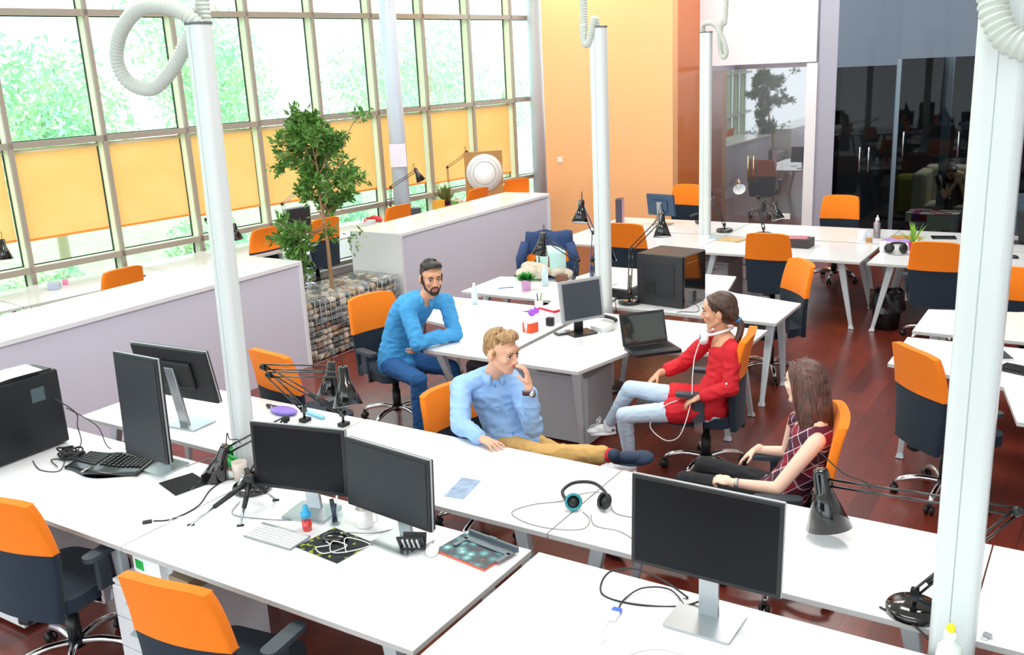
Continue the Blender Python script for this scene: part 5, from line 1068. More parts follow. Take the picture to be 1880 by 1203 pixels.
def head_mesh(mb, C_, F_, U_, s=1.0, female=False):
    F_, Rr, U2 = frame(F_, U_); P_ = lambda r, f, u: C_ + (Rr * r + F_ * f + U2 * u) * s; rot = Matrix((Rr, F_, U2)).transposed(); E = lambda c, r: mb.ell(P_(*c), tuple(q * s for q in r), rot=rot, n=20, m=14)
    E((0, -.014, .036), (.074, .096, .086)); E((0, .030, -.012), (.060, .060, .078)); E((0, .040, -.055), (.046, .046, .050))
    jw = .048 if female else .054
    for q in (-1, 1): mb.cap(P_(q * jw, -.005, -.045), P_(q * .020, .062, -.090), .020 * s, .016 * s); E((q * .038, .064, -.016), (.022, .020, .020)); E((q * .082, -.012, -.006), (.009, .020, .030)); E((q * .030, .080, .026), (.024, .010, .008)); E((q * .010, .100, -.028), (.009, .010, .008))
    E((0, .066, -.094), (.022, .020, .017)); E((0, .078, .040), (.045, .016, .030))
    mb.cap(P_(0, .088, .018), P_(0, .108, -.020), .0075 * s, .0105 * s); E((0, .082, -.052), (.026, .016, .018))
    return P_, rot, E
def head_parts(t, off, C_, F_, U_, s=1.0, hair='#2a1a12', brow='#2a1a12', lip=LIPS, female=False):
    F_, Rr, U2 = frame(F_, U_); P_ = lambda r, f, u: C_ + (Rr * r + F_ * f + U2 * u) * s; rot = Matrix((Rr, F_, U2)).transposed()
    for q in (-1, 1):
        mb = MB(); mb.ell(P_(q * .031, .080, .008), (.0145 * s, .009 * s, .0068 * s), rot=rot, n=14, m=8); e = mb.build('eye', EYEW, t, off=off)
        mb = MB(); mb.ell(P_(q * .031, .0865, .008), (.0062 * s, .0036 * s, .0062 * s), rot=rot, n=12, m=8); mb.build('iris', IRIS, e, off=(0, 0, 0)) if False else mb.build('iris', IRIS, t, off=off)
        mb = MB(); mb.tube([P_(q * .014, .0885, .017), P_(q * .031, .0905, .0185), P_(q * .047, .080, .014)], .0022 * s, 6); mb.build('eyelashes', IRIS, t, off=off)
        mb = MB(); mb.tube([P_(q * .012, .0905, .030), P_(q * .030, .0925, .036), P_(q * .050, .079, .029)], [.0042 * s, .0048 * s, .0022 * s], 6); mb.build('eyebrow', mat('brow_' + brow[1:], brow, .8), t, off=off)
    mb = MB(); mb.tube([P_(-.025, .084, -.052), P_(-.010, .0945, -.0485), P_(0, .0960, -.050), P_(.010, .0945, -.0485), P_(.025, .084, -.052)], [.003 * s, .0052 * s, .005 * s, .0052 * s, .003 * s], 8); mb.tube([P_(-.020, .086, -.056), P_(0, .0945, -.059), P_(.020, .086, -.056)], [.003 * s, .0065 * s, .003 * s], 8); mb.build('lips', lip, t, off=off)
    return P_, rot
def hair_mat(name, col):
    if name in MATS: return MATS[name]
    m, nt, b = node_mat(name); tc = nt.nodes.new('ShaderNodeTexCoord'); mp = nt.nodes.new('ShaderNodeMapping'); mp.inputs['Scale'].default_value = (120, 120, 14); no = nt.nodes.new('ShaderNodeTexNoise'); no.inputs['Scale'].default_value = 1; no.inputs['Detail'].default_value = 2
    rp = nt.nodes.new('ShaderNodeValToRGB'); c = lin(col); rp.color_ramp.elements[0].color = tuple(x * .45 for x in c[:3]) + (1,); rp.color_ramp.elements[0].position = .35; rp.color_ramp.elements[1].color = tuple(min(1, x * 1.5) for x in c[:3]) + (1,); rp.color_ramp.elements[1].position = .68
    nt.links.new(tc.outputs['Object'], mp.inputs['Vector']); nt.links.new(mp.outputs[0], no.inputs['Vector']); nt.links.new(no.outputs['Fac'], rp.inputs[0]); nt.links.new(rp.outputs[0], b.inputs['Base Color']); b.inputs['Roughness'].default_value = .42
    bp = nt.nodes.new('ShaderNodeBump'); bp.inputs['Strength'].default_value = .6; bp.inputs['Distance'].default_value = .004; nt.links.new(no.outputs['Fac'], bp.inputs['Height']); nt.links.new(bp.outputs[0], b.inputs['Normal'])
    return m
def torso(mb, hip, chest, neck, hr, sr, s=1.0, infl=0.0, bulge=0.0, wst=.145):
    """hr, sr: unit vectors to the person's right at hips / shoulders"""
    rr = []; secs = [(-.10, .150, .105), (0.0, .168, .120), (.12, .160, .112), (.30, wst, .104), (.5, .150, .108), (.68, .162, .114), (.82, .168, .110), (.92, .150, .092), (1.0, .085, .068), (1.06, .062, .060)]
    for v, a, b_ in secs:
        c_ = hip * (1 - v) ** 2 + chest * 2 * v * (1 - v) + neck * v ** 2 if 0 <= v <= 1 else (hip + (hip - chest) * (-v) * 2 * 1.0 if v < 0 else neck + (neck - chest).normalized() * (v - 1) * .5)
        r_ = hr.lerp(sr, max(0, min(1, v))).normalized(); tg = (chest - hip).lerp(neck - chest, max(0, min(1, v))).normalized(); r_ = (r_ - tg * r_.dot(tg)).normalized(); f_ = tg.cross(r_) * -1
        rr.append([c_ + r_ * (a * s + infl) * math.cos(q) + f_ * (b_ * s + infl) * math.sin(q) for q in [2 * PI * k / 24 for k in range(24)]])
    mb.rings(rr)
def yoke(mb, neck, shR, shL, r=.052, inf=0.0, up=.0):
    for sh in (shR, shL): mb.cap(neck + V(0, 0, -.012 + up), lerp(neck, sh, .55) + V(0, 0, .004), r * .95 + inf, r + inf); mb.cap(lerp(neck, sh, .45) + V(0, 0, .0), sh, r + inf, r + .004 + inf)
def shoe(t, off, ankle, d, m_, sole, L_=.27, up=Vector((0, 0, 1)), name='shoe', laces=None):
    d = d.normalized(); up = (up - d * up.dot(d)).normalized(); r_ = d.cross(up); rot = Matrix((r_, d, up)).transposed()
    mb = MB(); h = ankle - up * .045
    mb.ell(h + d * .0 + up * .012, (.037, .055, .040), rot=rot); mb.ell(h + d * L_ * .55, (.046, .085, .026), rot=rot); mb.ell(h + d * L_ * .3 + up * .012, (.038, .085, .036), rot=rot); mb.cap(h + up * .01, ankle + up * .012, .040, .038)
    o_ = remesh(mb, name, m_, t, .006, off=off, smooth=3)
    mb = MB(); pts = []
    for k in range(28):
        a = 2 * PI * k / 28; y = math.cos(a); pts.append(h - up * .03 + d * (L_ * .30 + y * L_ * .50) + r_ * (math.sin(a) * (.043 + .006 * y)))
    mb.rings([[p + up * q for p in pts] for q in (0, .018)], smooth=False); mb.build('sole', sole, t, off=off, bevel=.004)
    if laces:
        mb = MB()
        for k in range(4): c_ = h + d * (.09 + .025 * k) + up * (.055 - .006 * k); mb.tube([c_ - r_ * .022 - up * .004, c_ + up * .004, c_ + r_ * .022 - up * .004], .0028, 6)
        c_ = h + d * .08 + up * .06; mb.tube(curve_pts([c_, c_ + r_ * .03 + up * .025, c_ + r_ * .01 + up * .04, c_, c_ - r_ * .03 + up * .02, c_ - r_ * .01 + up * .035, c_], 4), .0025, 6)
        mb.build('laces', laces, t, off=off)
def short_hair(t, off, P_, rot, s, m_, quiff=None, seed=0, n=120, name='hair', beard=False, fade=False):
    mb = MB(); E = lambda c, r: mb.ell(P_(*c), tuple(q * s for q in r), rot=rot, n=20, m=14)
    E((0, -.026, .048), (.0775, .094, .084)); E((0, -.054, .008), (.070, .064, .070))
    for q in (-1, 1): mb.cap(P_(q * .074, .014, .028), P_(q * .075, .010, -.002), .008 * s, .006 * s)
    rg = random.Random(seed)
    for k in range(n):
        a = rg.uniform(0, 2 * PI); e_ = rg.uniform(.45, 1.5); x, y, z = math.cos(a) * math.cos(e_), math.sin(a) * math.cos(e_), math.sin(e_); b0 = (x * .076, -.026 + y * .090, .048 + z * .082)
        if b0[1] > .03 and b0[2] < .085: continue
        d = ((quiff[0] if quiff else 0) * .02 + rg.uniform(-.01, .01), (quiff[1] if quiff else .3) * .02 + rg.uniform(-.01, .01), .010 + rg.uniform(-.004, .008)); mb.cap(P_(*b0), P_(b0[0] + d[0], b0[1] + d[1], b0[2] + d[2]), .009 * s, .004 * s, n=6)
    if quiff:
        for k in range(40):
            u = k / 39 - .5; x = u * .118; mb.tube(curve_pts([P_(x, .00, .112), P_(x * 1.0 + quiff[0] * .008, .040, .130 - .10 * u * u + .003 * math.sin(k)), P_(x + quiff[0] * .018, .076 - .12 * u * u, .124 - .15 * u * u + .003 * math.cos(k * 2)), P_(x * .9 + quiff[0] * .028, .094 - .2 * u * u, .104 - .1 * u * u)], 3), [.010 * s] * 4 + [.0095 * s] * 3 + [.008 * s, .007 * s, .004 * s], 7)
    return remesh(mb, name, m_, t, .0045, off=off, smooth=1)
def sleeve(mb, sh, el, wr, r0=.062, r1=.052, r2=.036, inf=0.0, cut=1.0):
    mb.cap(sh, el, r0 + inf, r1 + inf); mb.cap(el, lerp(el, wr, cut), r1 + inf, r2 + inf)
def legs_(mb, hipc, hr, kn, an, inf=0, th=.080, k_=.056, a_=.040, cut=1.0, hw=.085):
    for q, (K, A) in zip((1, -1), zip(kn, an)):
        h = hipc + hr * q * hw; mb.cap(h, K, th + inf, k_ + inf); mb.cap(K, lerp(K, A, .35), k_ + inf, (k_ * .5 + a_ * .5 + .006) + inf); mb.cap(lerp(K, A, .3), lerp(K, A, cut), (k_ * .5 + a_ * .5 + .006) + inf, a_ + inf)
def collar(t, off, neck, fr, up_, m_, r_=.066):
    up_ = up_.normalized(); fr = (fr - up_ * fr.dot(up_)).normalized(); rt_ = fr.cross(up_); mb = MB(); lo, hi = [], []
    for k in range(25):
        a = R(-158 + 316 * k / 24) - PI / 2 * 0; d = fr * -math.cos(a) + rt_ * math.sin(a); fl = 1 + .28 * (abs(k - 12) / 12) ** 2
        lo.append(neck + d * r_ * 1.18 * fl - up_ * (.014 + .03 * (abs(k - 12) / 12) ** 3)); hi.append(neck + d * r_ * .92 + up_ * .026 + fr * .004)
    mb.rings([lo, hi], smooth=True, cap=False, closed=False); return mb.build('collar', m_, t, off=off, solid=.006)
def mk_person(label, base): 
    return T('person', label, 'person', base)

# --- bearded man in the blue denim shirt, leaning on the desk
def person_blue():
    base = V(-4.86, 5.82, 0); t = mk_person('bearded man in a blue shirt and jeans leaning on folded arms, smiling', base); o = base
    up0 = V(0, 0, 1); f0 = V(.86, -.5, 0).normalized(); r0 = f0.cross(up0)
    hip = V(-4.90, 5.80, .56); neck = V(-4.62, 5.845, 1.10); chest = V(-4.88, 5.86, .98)
    shR = V(-4.66, 5.68, 1.035); shL = V(-4.52, 6.00, 1.045); sr = (shR - shL).normalized()
    elR = V(-4.505, 5.585, .80); haR = V(-4.475, 5.86, .815); elL = V(-4.40, 5.95, .80); haL = V(-4.52, 5.66, .795)
    kn = (V(-4.445, 5.49, .545), V(-4.42, 5.88, .53)); an = (V(-4.50, 5.52, .10), V(-4.40, 6.02, .10))
    HC = V(-4.53, 5.85, 1.272); HF = V(.80, -.62, -.10); HU = V(.10, -.05, 1)
    b = MB(); torso(b, hip, chest, neck, r0, sr, .76); sleeve(b, shR, elR, haR, .045, .042, .026); sleeve(b, shL, elL, haL, .045, .042, .026); legs_(b, hip, r0, kn, an, -.008)
    b.cap(neck + V(0, 0, -.02), HC + V(-.01, .01, -.07), .060, .058); head_mesh(b, HC, HF, HU, 1.1)
    hand(b, haR + V(0, .03, 0), V(.12, .9, .15), V(0.9, .1, -.5), V(-.3, -.1, .9), .45); hand(b, haL, V(-.25, -.75, -.45), V(-.8, .2, .4), V(.2, 0, .8), .35)
    remesh(b, 'body', SKIN2, t, .005, off=o)
    s = MB(); yoke(s, neck + V(-.02, 0, .004), shR, shL, .066); torso(s, hip + V(0, 0, -.02), chest, neck + V(-.01, 0, -.02), r0, sr, .98, .014); sleeve(s, shR, elR, haR, .062, .054, .042, .004, .93); sleeve(s, shL, elL, haL, .062, .054, .040, .004, .93)
    s.ell(hip + V(.02, 0, -.03), (.17, .17, .10)); remesh(s, 'shirt', mat('denim_shirt', '#459fdb', .85, noise_amt=.14, noise_scale=14, bump=.25, bump_scale=300), t, .007, off=o, noise_amp=.006, noise_sc=14, smooth=3)
    collar(t, o, neck + V(0.012, -.008, .0), HF, V(.3, 0, 1), MATS['denim_shirt'], .064)
    p = MB(); p.ell(hip + V(0, 0, -.04), (.165, .165, .10)); legs_(p, hip + V(0, 0, -.02), r0, kn, an, .010); remesh(p, 'jeans', mat('blue_jeans', '#1f5690', .85, noise_amt=.35, noise_scale=7, bump=.2, bump_scale=300), t, .008, off=o, noise_amp=.004, noise_sc=14)
    P_, rot = head_parts(t, o, HC, HF, HU, 1.1, brow='#201612'); short_hair(t, o, P_, rot, 1.1, hair_mat('hair_dark', '#2b221d'), seed=2, n=150, quiff=(0, .6))
    bd = MB()
    for q in (-1, 1): bd.cap(P_(q * .070, .004, -.020), P_(q * .050, .026, -.060), .010, .012); bd.cap(P_(q * .050, .024, -.062), P_(q * .018, .074, -.094), .015, .014); bd.tube([P_(0, .099, -.038), P_(q * .020, .094, -.042), P_(q * .031, .084, -.060), P_(q * .022, .078, -.084)], [.005, .006, .0055, .009], 8)
    bd.ell(P_(0, .076, -.094), (.026, .018, .018), rot=rot); remesh(bd, 'beard', mat('beard_dark', '#3a2a22', .9), t, .004, off=o, smooth=1)
    for i, (a, d) in enumerate(((an[0], V(.45, -.5, 0)), (an[1], V(.9, .1, 0)))): shoe(t, o, a, d, mat('brown_shoe', '#5a3c30', .5), mat('dark_sole', '#2a2424', .6))
# --- blond man in the light blue shirt
def person_blond():
    base = V(-3.10, 4.72, 0); t = mk_person('blond man in a light blue shirt and tan trousers, hand near his mouth', base); o = base
    f0 = V(.66, -.75, 0).normalized(); r0 = f0.cross(V(0, 0, 1)); hip = V(-3.06, 4.70, .55); neck = V(-3.17, 4.64, 1.03); chest = V(-3.20, 4.74, .84)
    shR = V(-3.33, 4.52, .955); shL = V(-3.04, 4.72, .93); sr = (shR - shL).normalized()
    elR = V(-3.19, 4.30, .80); haR = V(-2.985, 4.215, .785); elL = V(-2.86, 4.60, .735); haL = V(-2.82, 4.50, 1.035)
    kn = (V(-2.70, 4.40, .655), V(-2.56, 4.62, .52)); an = (V(-2.30, 4.50, .70), V(-2.44, 4.64, .10))
    HC = V(-3.055, 4.585, 1.20); HF = V(.97, -.14, -.22); HU = V(.14, -.10, 1)
    b = MB(); torso(b, hip, chest, neck, r0, sr, .88); sleeve(b, shR, elR, haR, .05, .042, .026); sleeve(b, shL, elL, haL, .05, .042, .026); legs_(b, hip, r0, kn, an, -.008)
    b.cap(neck + V(0, 0, -.02), HC + V(-.02, .01, -.065), .060, .058); head_mesh(b, HC, HF, HU, 1.12)
    hand(b, haR, V(.85, -.12, -.10), V(0, 0, -1), V(0, .9, 0), .22, 1.02, .14); hand(b, haL + V(0, 0, .012), V(-.12, .02, .95), V(-.8, -.35, 0), V(.1, -.9, .1), .62, 1.02, .05, (.5, .9))
    remesh(b, 'body', SKIN1, t, .005, off=o)
    S = mat('light_blue_shirt', '#9cc4f4', .8, noise_amt=.06, noise_scale=14, bump=.15, bump_scale=300)
    s = MB(); yoke(s, neck + V(-.01, 0, .0), shR, shL, .060); torso(s, hip + V(0, 0, -.02), chest, neck + V(-.005, 0, -.02), r0, sr, 1.0, .012); sleeve(s, shR, elR, haR, .058, .054, .040, .004, .86); sleeve(s, shL, elL, haL, .060, .056, .040, .004, .84); s.ell(hip + V(.05, -.03, -.0), (.17, .16, .11))
    remesh(s, 'shirt', S, t, .007, off=o, noise_amp=.008, noise_sc=12, smooth=3); collar(t, o, neck + V(.014, -.012, .0), V(.7, -.7, 0), V(.12, -.1, 1), S, .066)
    mb = MB(); fn = (f0 * .97 + V(0, 0, .1)).normalized(); c0 = neck + f0 * .085 + V(0, 0, -.05)
    mb.tube(curve_pts([c0, chest + f0 * .135, lerp(chest, hip, .55) + f0 * .132, hip + f0 * .165 + V(0, 0, .05)], 6), .0032, 6); mb.build('button_placket', mat('placket_blue', '#5f82c0', .8), t, off=o)
    TN = mat('tan_trousers', '#c9a05f', .85, noise_amt=.08, noise_scale=12)
    p = MB(); p.ell(hip + V(0, 0, -.04), (.165, .165, .10)); legs_(p, hip + V(0, 0, -.01), r0, kn, an, .012, cut=.9); remesh(p, 'trousers', TN, t, .008, off=o, noise_amp=.006, noise_sc=14)
    SC = mat('red_sock', '#c62435', .8); mb = MB(); mb.cap(lerp(kn[0], an[0], .82), an[0] + V(.02, 0, 0), .042, .040); mb.build('sock', SC, t, off=o); mb = MB(); mb.cap(lerp(kn[1], an[1], .85), an[1], .042, .040); mb.build('sock', SC, t, off=o)
    NV = mat('navy_suede', '#22344e', .7)
    shoe(t, o, an[0] + V(.035, 0, .0), V(.95, .10, .16), NV, mat('navy_sole', '#3f5a78', .5), .26, V(-.1, -.75, .6)); shoe(t, o, an[1], V(.8, -.3, 0), NV, mat('navy_sole', '#3f5a78', .5), .26)
    P_, rot = head_parts(t, o, HC, HF, HU, 1.12, brow='#8a6a48', lip=mat('lips_pink', '#c96a6a', .4)); short_hair(t, o, P_, rot, 1.10, hair_mat('hair_blond', '#a27c50'), quiff=(-.3, 1), seed=3, n=10)
    w_ = haL + V(0, 0, -.035); ax = V(-.1, .1, 1); mb = MB(); mb.lathe([(.036, -.013), (.039, -.013), (.039, .013), (.036, .013)], c=w_, axis=ax, cap=False, n=24); t2 = mb.build('watch_strap', mat('watch_leather', '#4a1f18', .5), t, off=o); mb = MB(); mb.lathe([(0, 0), (.020, 0), (.021, .008), (0, .010)], c=w_ + V(.036, -.02, 0), axis=(.85, -.5, 0), n=24); mb.build('watch_face', STEEL, t, off=o)
# --- woman in red
def person_red():
    base = V(-2.28, 5.92, 0); t = mk_person('woman in a red blouse and pale jeans sitting with crossed legs', base); o = base
    f0 = V(-.93, -.36, 0).normalized(); r0 = f0.cross(V(0, 0, 1)); hip = V(-2.24, 5.90, .555); neck = V(-2.17, 5.98, 1.045); chest = V(-2.10, 5.97, .84)
    shL = V(-2.055, 5.855, .965); shR = V(-2.30, 6.09, .965); sr = (shR - shL).normalized()
    elL = V(-2.035, 5.78, .735); haL = V(-2.225, 5.70, .665); elR = V(-2.50, 6.07, .755); haR = V(-2.62, 5.93, .71)
    kn = (V(-2.77, 5.78, .625), V(-2.735, 5.60, .49)); an = (V(-3.01, 5.90, .27), V(-2.745, 5.70, .12))
    HC = V(-2.185, 5.945, 1.205); HF = V(-.97, -.22, -.10); HU = V(-.08, -.02, 1); s_ = 1.08
    b = MB(); torso(b, hip, chest, neck, r0, sr, .78, wst=.125); sleeve(b, shR, elR, haR, .042, .034, .022); sleeve(b, shL, elL, haL, .042, .034, .022); legs_(b, hip, r0, kn, an, -.010, .078, .052, .036, hw=.075)
    b.cap(neck + V(0, 0, -.02), HC + V(.01, .0, -.065), .044, .044); head_mesh(b, HC, HF, HU, s_, True)
    hand(b, haL, V(-.85, -.15, -.45), V(.1, .2, -1), V(0, .9, -.1), .35, .92, .12); hand(b, haR, V(-.5, -.5, -.55), V(.3, .1, -.9), V(-.3, -.7, .2), .3, .92, .1)
    remesh(b, 'body', SKIN2, t, .005, off=o)
    RD = mat('red_blouse', '#cf1425', .75, noise_amt=.08, noise_scale=14, bump=.12, bump_scale=260)
    s = MB(); yoke(s, neck + V(.02, 0.005, -.028), shR, shL, .050); torso(s, hip, chest, neck + V(0.01, 0, -.06), r0, sr, .86, .012, wst=.132); sleeve(s, shR, elR, haR, .054, .046, .044, .004, .55); sleeve(s, shL, elL, haL, .056, .048, .040, .004, .80)
    s.ell(hip + V(0, 0, -.02), (.165, .165, .11)); h = hip
    for q, K in ((1, kn[0]), (-1, kn[1])): a = h + r0 * .075 * q; s.cap(a, lerp(a, K, .40), .096, .088)
    remesh(s, 'blouse', RD, t, .007, off=o, noise_amp=.007, noise_sc=12, smooth=3)
    mb = MB(); mb.ell(lerp(shL, elL, .82) + V(-.01, -.062, .0), (.009, .006, .009), n=10, m=6); mb.build('sleeve_button', WPL, t, off=o)
    p = MB(); p.ell(hip + V(0, 0, -.05), (.155, .155, .09)); legs_(p, hip + V(0, 0, -.015), r0, kn, an, .006, .078, .052, .036, cut=.90, hw=.075); remesh(p, 'jeans', mat('pale_jeans', '#c6dbee', .85, noise_amt=.06, noise_scale=16), t, .008, off=o, noise_amp=.003, noise_sc=16)
    SH = mat('white_sneaker', '#eceef2', .6); SO = mat('white_sole', '#f6f6f6', .5)
    shoe(t, o, an[0], V(-.9, .12, -.22), SH, SO, .24, V(-.2, 0, 1), name='sneaker', laces=WPL); shoe(t, o, an[1] + V(0, 0, -.02), V(-.8, -.35, 0), SH, SO, .24, name='sneaker', laces=WPL)
    mb = MB(); mb.tube([an[0] + V(.045, -.03, -.03), an[0] + V(.05, .03, -.03)], .010, 6); mb.build('heel_tab', BLKP, t, off=o)
    P_, rot = head_parts(t, o, HC, HF, HU, s_, brow='#2f1e16', lip=mat('lips_red', '#b8444e', .4), female=True)
    HM = hair_mat('hair_brown', '#4a3227'); h_ = MB(); E = lambda c, r: h_.ell(P_(*c), tuple(q * s_ for q in r), rot=rot, n=20, m=14)
    E((0, -.024, .046), (.082, .098, .086)); E((0, -.055, .0), (.074, .070, .082))
    for k in range(40):
        u = k / 39 - .5; h_.tube(curve_pts([P_(u * .10, .068 - abs(u) * .05, .096), P_(u * .19, .02, .086), P_(u * .185, -.045, .03), P_(u * .10, -.105, -.045)], 3), .0095, 6)
    tail = [P_(0, -.105, -.045), P_(-.01, -.128, -.085), P_(-.02, -.12, -.14), P_(-.03, -.09, -.20), P_(-.035, -.06, -.25)]
    for k in range(9): a = k * .7; h_.tube(curve_pts([p + rot @ V(math.cos(a), math.sin(a) * .6, 0) * (.004 if i == 0 else .016) for i, p in enumerate(tail)], 4), [.016] * 12 + [.013, .011, .009, .006, .004], 7)
    remesh(h_, 'hair', HM, t, .005, off=o, smooth=1)
    mb = MB(); mb.lathe([(.020, -.012), (.025, 0), (.020, .012)], c=P_(-.004, -.116, -.062), axis=tuple(P_(0, -.12, -.08) - P_(0, -.105, -.045)), cap=False, n=16); mb.build('hair_tie', mat('tie_blue', '#2f7fb5', .6), t, off=o, solid=.004)
    return P_
# --- woman in plaid
def person_plaid():
    base = V(-1.36, 4.74, 0); t = mk_person('woman in a sleeveless plaid shirt with long brown hair, seen in profile', base); o = base
    f0 = V(-.95, -.25, 0).normalized(); r0 = f0.cross(V(0, 0, 1)); hip = V(-1.37, 4.73, .555); neck = V(-1.245, 4.80, 1.02); chest = V(-1.20, 4.76, .82)
    shL = V(-1.175, 4.655, .925); shR = V(-1.36, 4.93, .92); sr = (shR - shL).normalized()
    elL = V(-1.33, 4.50, .69); haL = V(-1.555, 4.44, .705); elR = V(-1.42, 4.97, .70); haR = V(-1.58, 4.93, .70)
    kn = (V(-1.84, 4.80, .60), V(-1.86, 4.56, .60)); an = (V(-1.90, 4.80, .12), V(-1.90, 4.58, .12))
    HC = V(-1.285, 4.80, 1.175); HF = V(-.93, .28, .0); HU = V(-.04, 0, 1); s_ = 1.06
    b = MB(); torso(b, hip, chest, neck, r0, sr, .78, wst=.125); sleeve(b, shR, elR, haR, .044, .034, .022); sleeve(b, shL, elL, haL, .046, .036, .023); legs_(b, hip, r0, kn, an, -.010, .078, .052, .036, hw=.075)
    b.cap(neck + V(0, 0, -.02), HC + V(.015, 0, -.065), .043, .043); head_mesh(b, HC, HF, HU, s_, True)
    hand(b, haL, V(-.95, .1, .05), V(0, .3, -1), V(0, .9, .3), .85, .92, .03); hand(b, haR, V(-.75, -.15, -.6), V(.2, 0, -.9), V(0, -.9, 0), .3, .92, .12)
    remesh(b, 'body', SKIN3, t, .005, off=o)
    m, nt, bb = node_mat('plaid_fabric'); tc = nt.nodes.new('ShaderNodeTexCoord'); mp = nt.nodes.new('ShaderNodeMapping'); mp.inputs['Rotation'].default_value = (R(12), R(35), R(30)); nt.links.new(tc.outputs['Object'], mp.inputs['Vector'])
    base_c = nt.nodes.new('ShaderNodeRGB'); base_c.outputs[0].default_value = lin('#8c1830'); cur = base_c.outputs[0]
    for axis, sc, col, th in (('X', 2.6, '#1a1830', .60), ('Z', 2.6, '#1a1830', .60), ('X', 5.2, '#e6dce6', .982), ('Z', 5.2, '#e6dce6', .982)):
        wv = nt.nodes.new('ShaderNodeTexWave'); wv.bands_direction = axis; wv.inputs['Scale'].default_value = sc; nt.links.new(mp.outputs[0], wv.inputs['Vector']); g = nt.nodes.new('ShaderNodeMath'); g.operation = 'GREATER_THAN'; g.inputs[1].default_value = th; nt.links.new(wv.outputs['Fac'], g.inputs[0])
        f2 = nt.nodes.new('ShaderNodeMath'); f2.operation = 'MULTIPLY'; f2.inputs[1].default_value = .6; nt.links.new(g.outputs[0], f2.inputs[0]); mx = nt.nodes.new('ShaderNodeMix'); mx.data_type = 'RGBA'; nt.links.new(f2.outputs[0], mx.inputs['Factor']); nt.links.new(cur, mx.inputs['A']); mx.inputs['B'].default_value = lin(col); cur = mx.outputs['Result']
    nt.links.new(cur, bb.inputs['Base Color']); bb.inputs['Roughness'].default_value = .8
    s = MB(); torso(s, hip + V(0, 0, 0), chest, neck + V(.0, 0, -.045), r0, sr, .86, .010, wst=.132); s.ell(hip + V(0, 0, 0), (.155, .155, .10)); yoke(s, neck + V(0, 0, -.03), lerp(shR, shL, .10), lerp(shL, shR, .12), .050)
    remesh(s, 'plaid_shirt', m, t, .007, off=o, noise_amp=.006, noise_sc=12, smooth=3); collar(t, o, neck + V(-.01, 0, -.01), HF, V(-.15, 0, 1), m, .052)
    p = MB(); p.ell(hip + V(0, 0, -.05), (.155, .155, .09)); legs_(p, hip + V(0, 0, -.015), r0, kn, an, .006, .078, .052, .036, hw=.075); remesh(p, 'trousers', mat('black_trousers', '#14161c', .85), t, .008, off=o, noise_amp=.003, noise_sc=16)
    for a in an: shoe(t, o, a, V(-.9, -.2, 0), BLKP, mat('dark_sole', '#2a2424', .6), .24)
    mb = MB(); mb.lathe([(.026, -.009), (.029, -.009), (.029, .009), (.026, .009)], c=haL + V(.03, 0, 0), axis=(1, .2, 0), cap=False, n=20); mb.build('bracelet', STEEL, t, off=o)
    P_, rot = head_parts(t, o, HC, HF, HU, s_, brow='#3a241a', female=True); HM = hair_mat('hair_chestnut', '#57342a'); h_ = MB(); E = lambda c, r: h_.ell(P_(*c), tuple(q * s_ for q in r), rot=rot, n=20, m=14)
    E((0, -.026, .046), (.084, .098, .088)); E((0, -.055, -.01), (.080, .074, .100)); rg = random.Random(9)
    for k in range(64):
        a = R(-105 + 210 * k / 63); x, y = math.sin(a), -math.cos(a); ln = .36 + .07 * rg.random()
        h_.tube(curve_pts([P_(x * .03, .02, .128), P_(x * .082, -.02 + y * .075, .07), P_(x * .092, -.03 + y * .085, -.02), P_(x * .090 + .012 * math.sin(k * 1.3), -.055 + y * .07 + .010 * math.cos(k * 1.7), -.15), P_(x * .070 + rg.uniform(-.01, .01), -.085 + y * .04, -ln)], 3), [.011] * 9 + [.010, .009, .008, .005], 6)
    for q in (-1, 1):
        for k in range(6): h_.tube(curve_pts([P_(q * .015, .060, .112), P_(q * .060, .052 - .01 * k, .075), P_(q * .083, .020 - .012 * k, .01), P_(q * .080, -.0 - .016 * k, -.10), P_(q * .072, -.04 - .01 * k, -.25)], 3), [.010] * 9 + [.009, .008, .006, .004], 6)
    remesh(h_, 'hair', HM, t, .005, off=o, smooth=1)
person_blue(); person_blond(); Pr = person_red(); person_plaid()
# white headphones worn round the neck of the woman in red
t = T('headphones', 'white over-ear headphones hanging round the neck of the woman in red', 'headphones', (-2.2, 5.92, 1.03)); o = t.location.copy()
nk = Vector((-2.175, 5.97, 1.075)); mb = MB(); mb.tube(curve_pts([nk + V(-.085, -.065, -.035), nk + V(-.01, -.088, -.01), nk + V(.07, -.02, .015), nk + V(.05, .065, .01), nk + V(-.04, .09, -.015), nk + V(-.10, .055, -.04)], 6), [.010] * 31, 8); mb.build('headband', WPL, t, off=o)
for c_, ax in ((nk + V(-.105, -.055, -.055), (-.8, -.5, .2)), (nk + V(-.125, .05, -.055), (-.9, .3, .2))):
    mb = MB(); mb.lathe([(0, -.026), (.040, -.026), (.050, -.012), (.050, .010), (.036, .022), (0, .024)], c=c_, axis=ax); e = mb.build('ear_cup', WPL, t, off=o); mb = MB(); mb.lathe([(0, .0), (.02, .0), (.02, .003), (0, .004)], c=c_ + Vector(ax).normalized() * .0235, axis=ax); mb.build('cup_badge', mat('badge_grey', '#9aa0b0', .3, metal=.6), t, off=o)
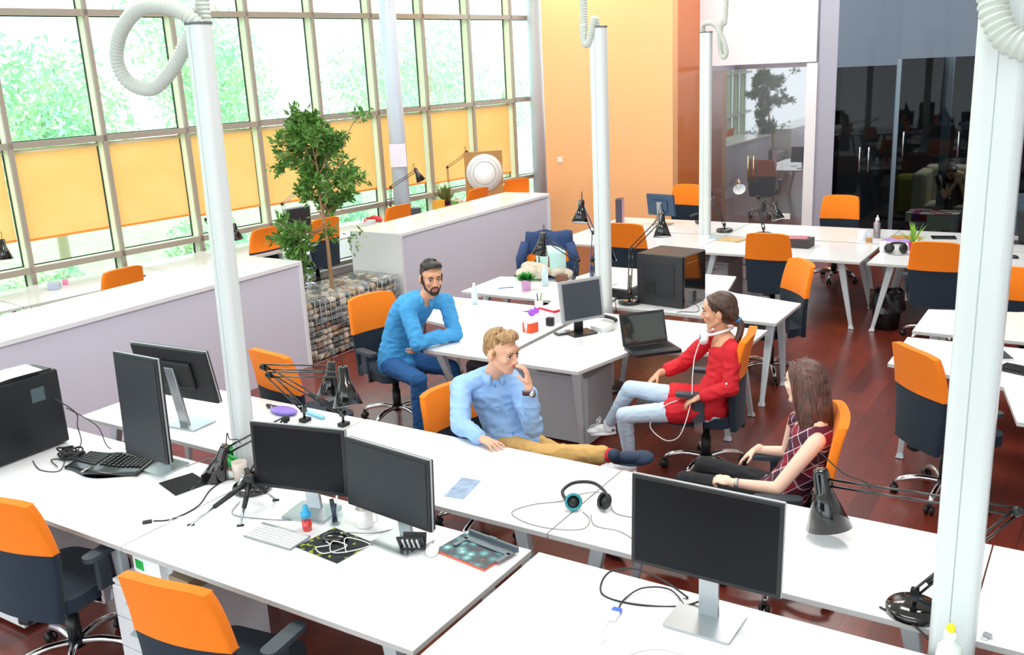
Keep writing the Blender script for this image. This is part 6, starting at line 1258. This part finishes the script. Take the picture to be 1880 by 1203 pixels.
tag(MB().tube(curve_pts([(-2.285, 5.85, 1.0), (-2.30, 5.80, .9), (-2.29, 5.74, .78), (-2.28, 5.70, .66), (-2.285, 5.62, .52), (-2.33, 5.58, .40), (-2.44, 5.60, .36), (-2.55, 5.62, .44), (-2.47, 5.66, .57), (-2.38, 5.70, .62)], 8), .0035, 8).build('headphone_cord', CABLEW), 'white headphone cord hanging down the red blouse in a loop', 'cord')
# person resting in the dark room
def person_dark():
    base = V(-2.15, 16.4, 0); t = mk_person('person with short black hair bent forward in the beige armchair behind glass', base); o = base
    b = MB(); hip = V(-2.05, 16.55, .52); neck = V(-2.22, 16.25, .93); chest = V(-2.18, 16.55, .85); HC = V(-2.20, 16.08, .98); HF = V(.5, -.6, -.7); HU = V(.3, -.6, .6)
    torso(b, hip, chest, neck, V(1, 0, 0), V(1, 0, 0), .9); sleeve(b, V(-2.38, 16.2, .86), V(-2.25, 15.98, .6), V(-2.08, 15.98, .85), .045, .038, .026); sleeve(b, V(-2.02, 16.2, .86), V(-1.95, 15.98, .6), V(-2.05, 15.98, .85), .045, .038, .026); b.cap(neck, HC, .05, .05); head_mesh(b, HC, HF, HU)
    hand(b, V(-2.1, 15.98, .87), V(0, .1, 1), V(0, 1, 0), V(1, 0, 0)); hand(b, V(-2.03, 15.98, .87), V(0, .1, 1), V(0, 1, 0), V(-1, 0, 0)); legs_(b, hip, V(1, 0, 0), (V(-1.9, 16.1, .52), V(-2.2, 16.1, .52)), (V(-1.9, 16.05, .1), V(-2.2, 16.05, .1)))
    remesh(b, 'body', SKIN2, t, .008, off=o)
    s = MB(); torso(s, hip, chest, neck + V(0, 0, -.02), V(1, 0, 0), V(1, 0, 0), .95, .014); s.cap(V(-2.38, 16.2, .86), V(-2.31, 16.08, .72), .06, .055); s.cap(V(-2.02, 16.2, .86), V(-1.98, 16.08, .72), .06, .055); remesh(s, 'top', BLKP, t, .01, off=o)
    p = MB(); legs_(p, hip, V(1, 0, 0), (V(-1.9, 16.1, .52), V(-2.2, 16.1, .52)), (V(-1.9, 16.05, .1), V(-2.2, 16.05, .1)), .012); remesh(p, 'trousers', BLKP, t, .01, off=o)
    P_, rot = head_parts(t, o, HC, HF, HU); short_hair(t, o, P_, rot, 1.0, hair_mat('hair_black', '#121014'), seed=6, n=120, quiff=(0, .8))
person_dark()
# every top-level scene object keeps a label
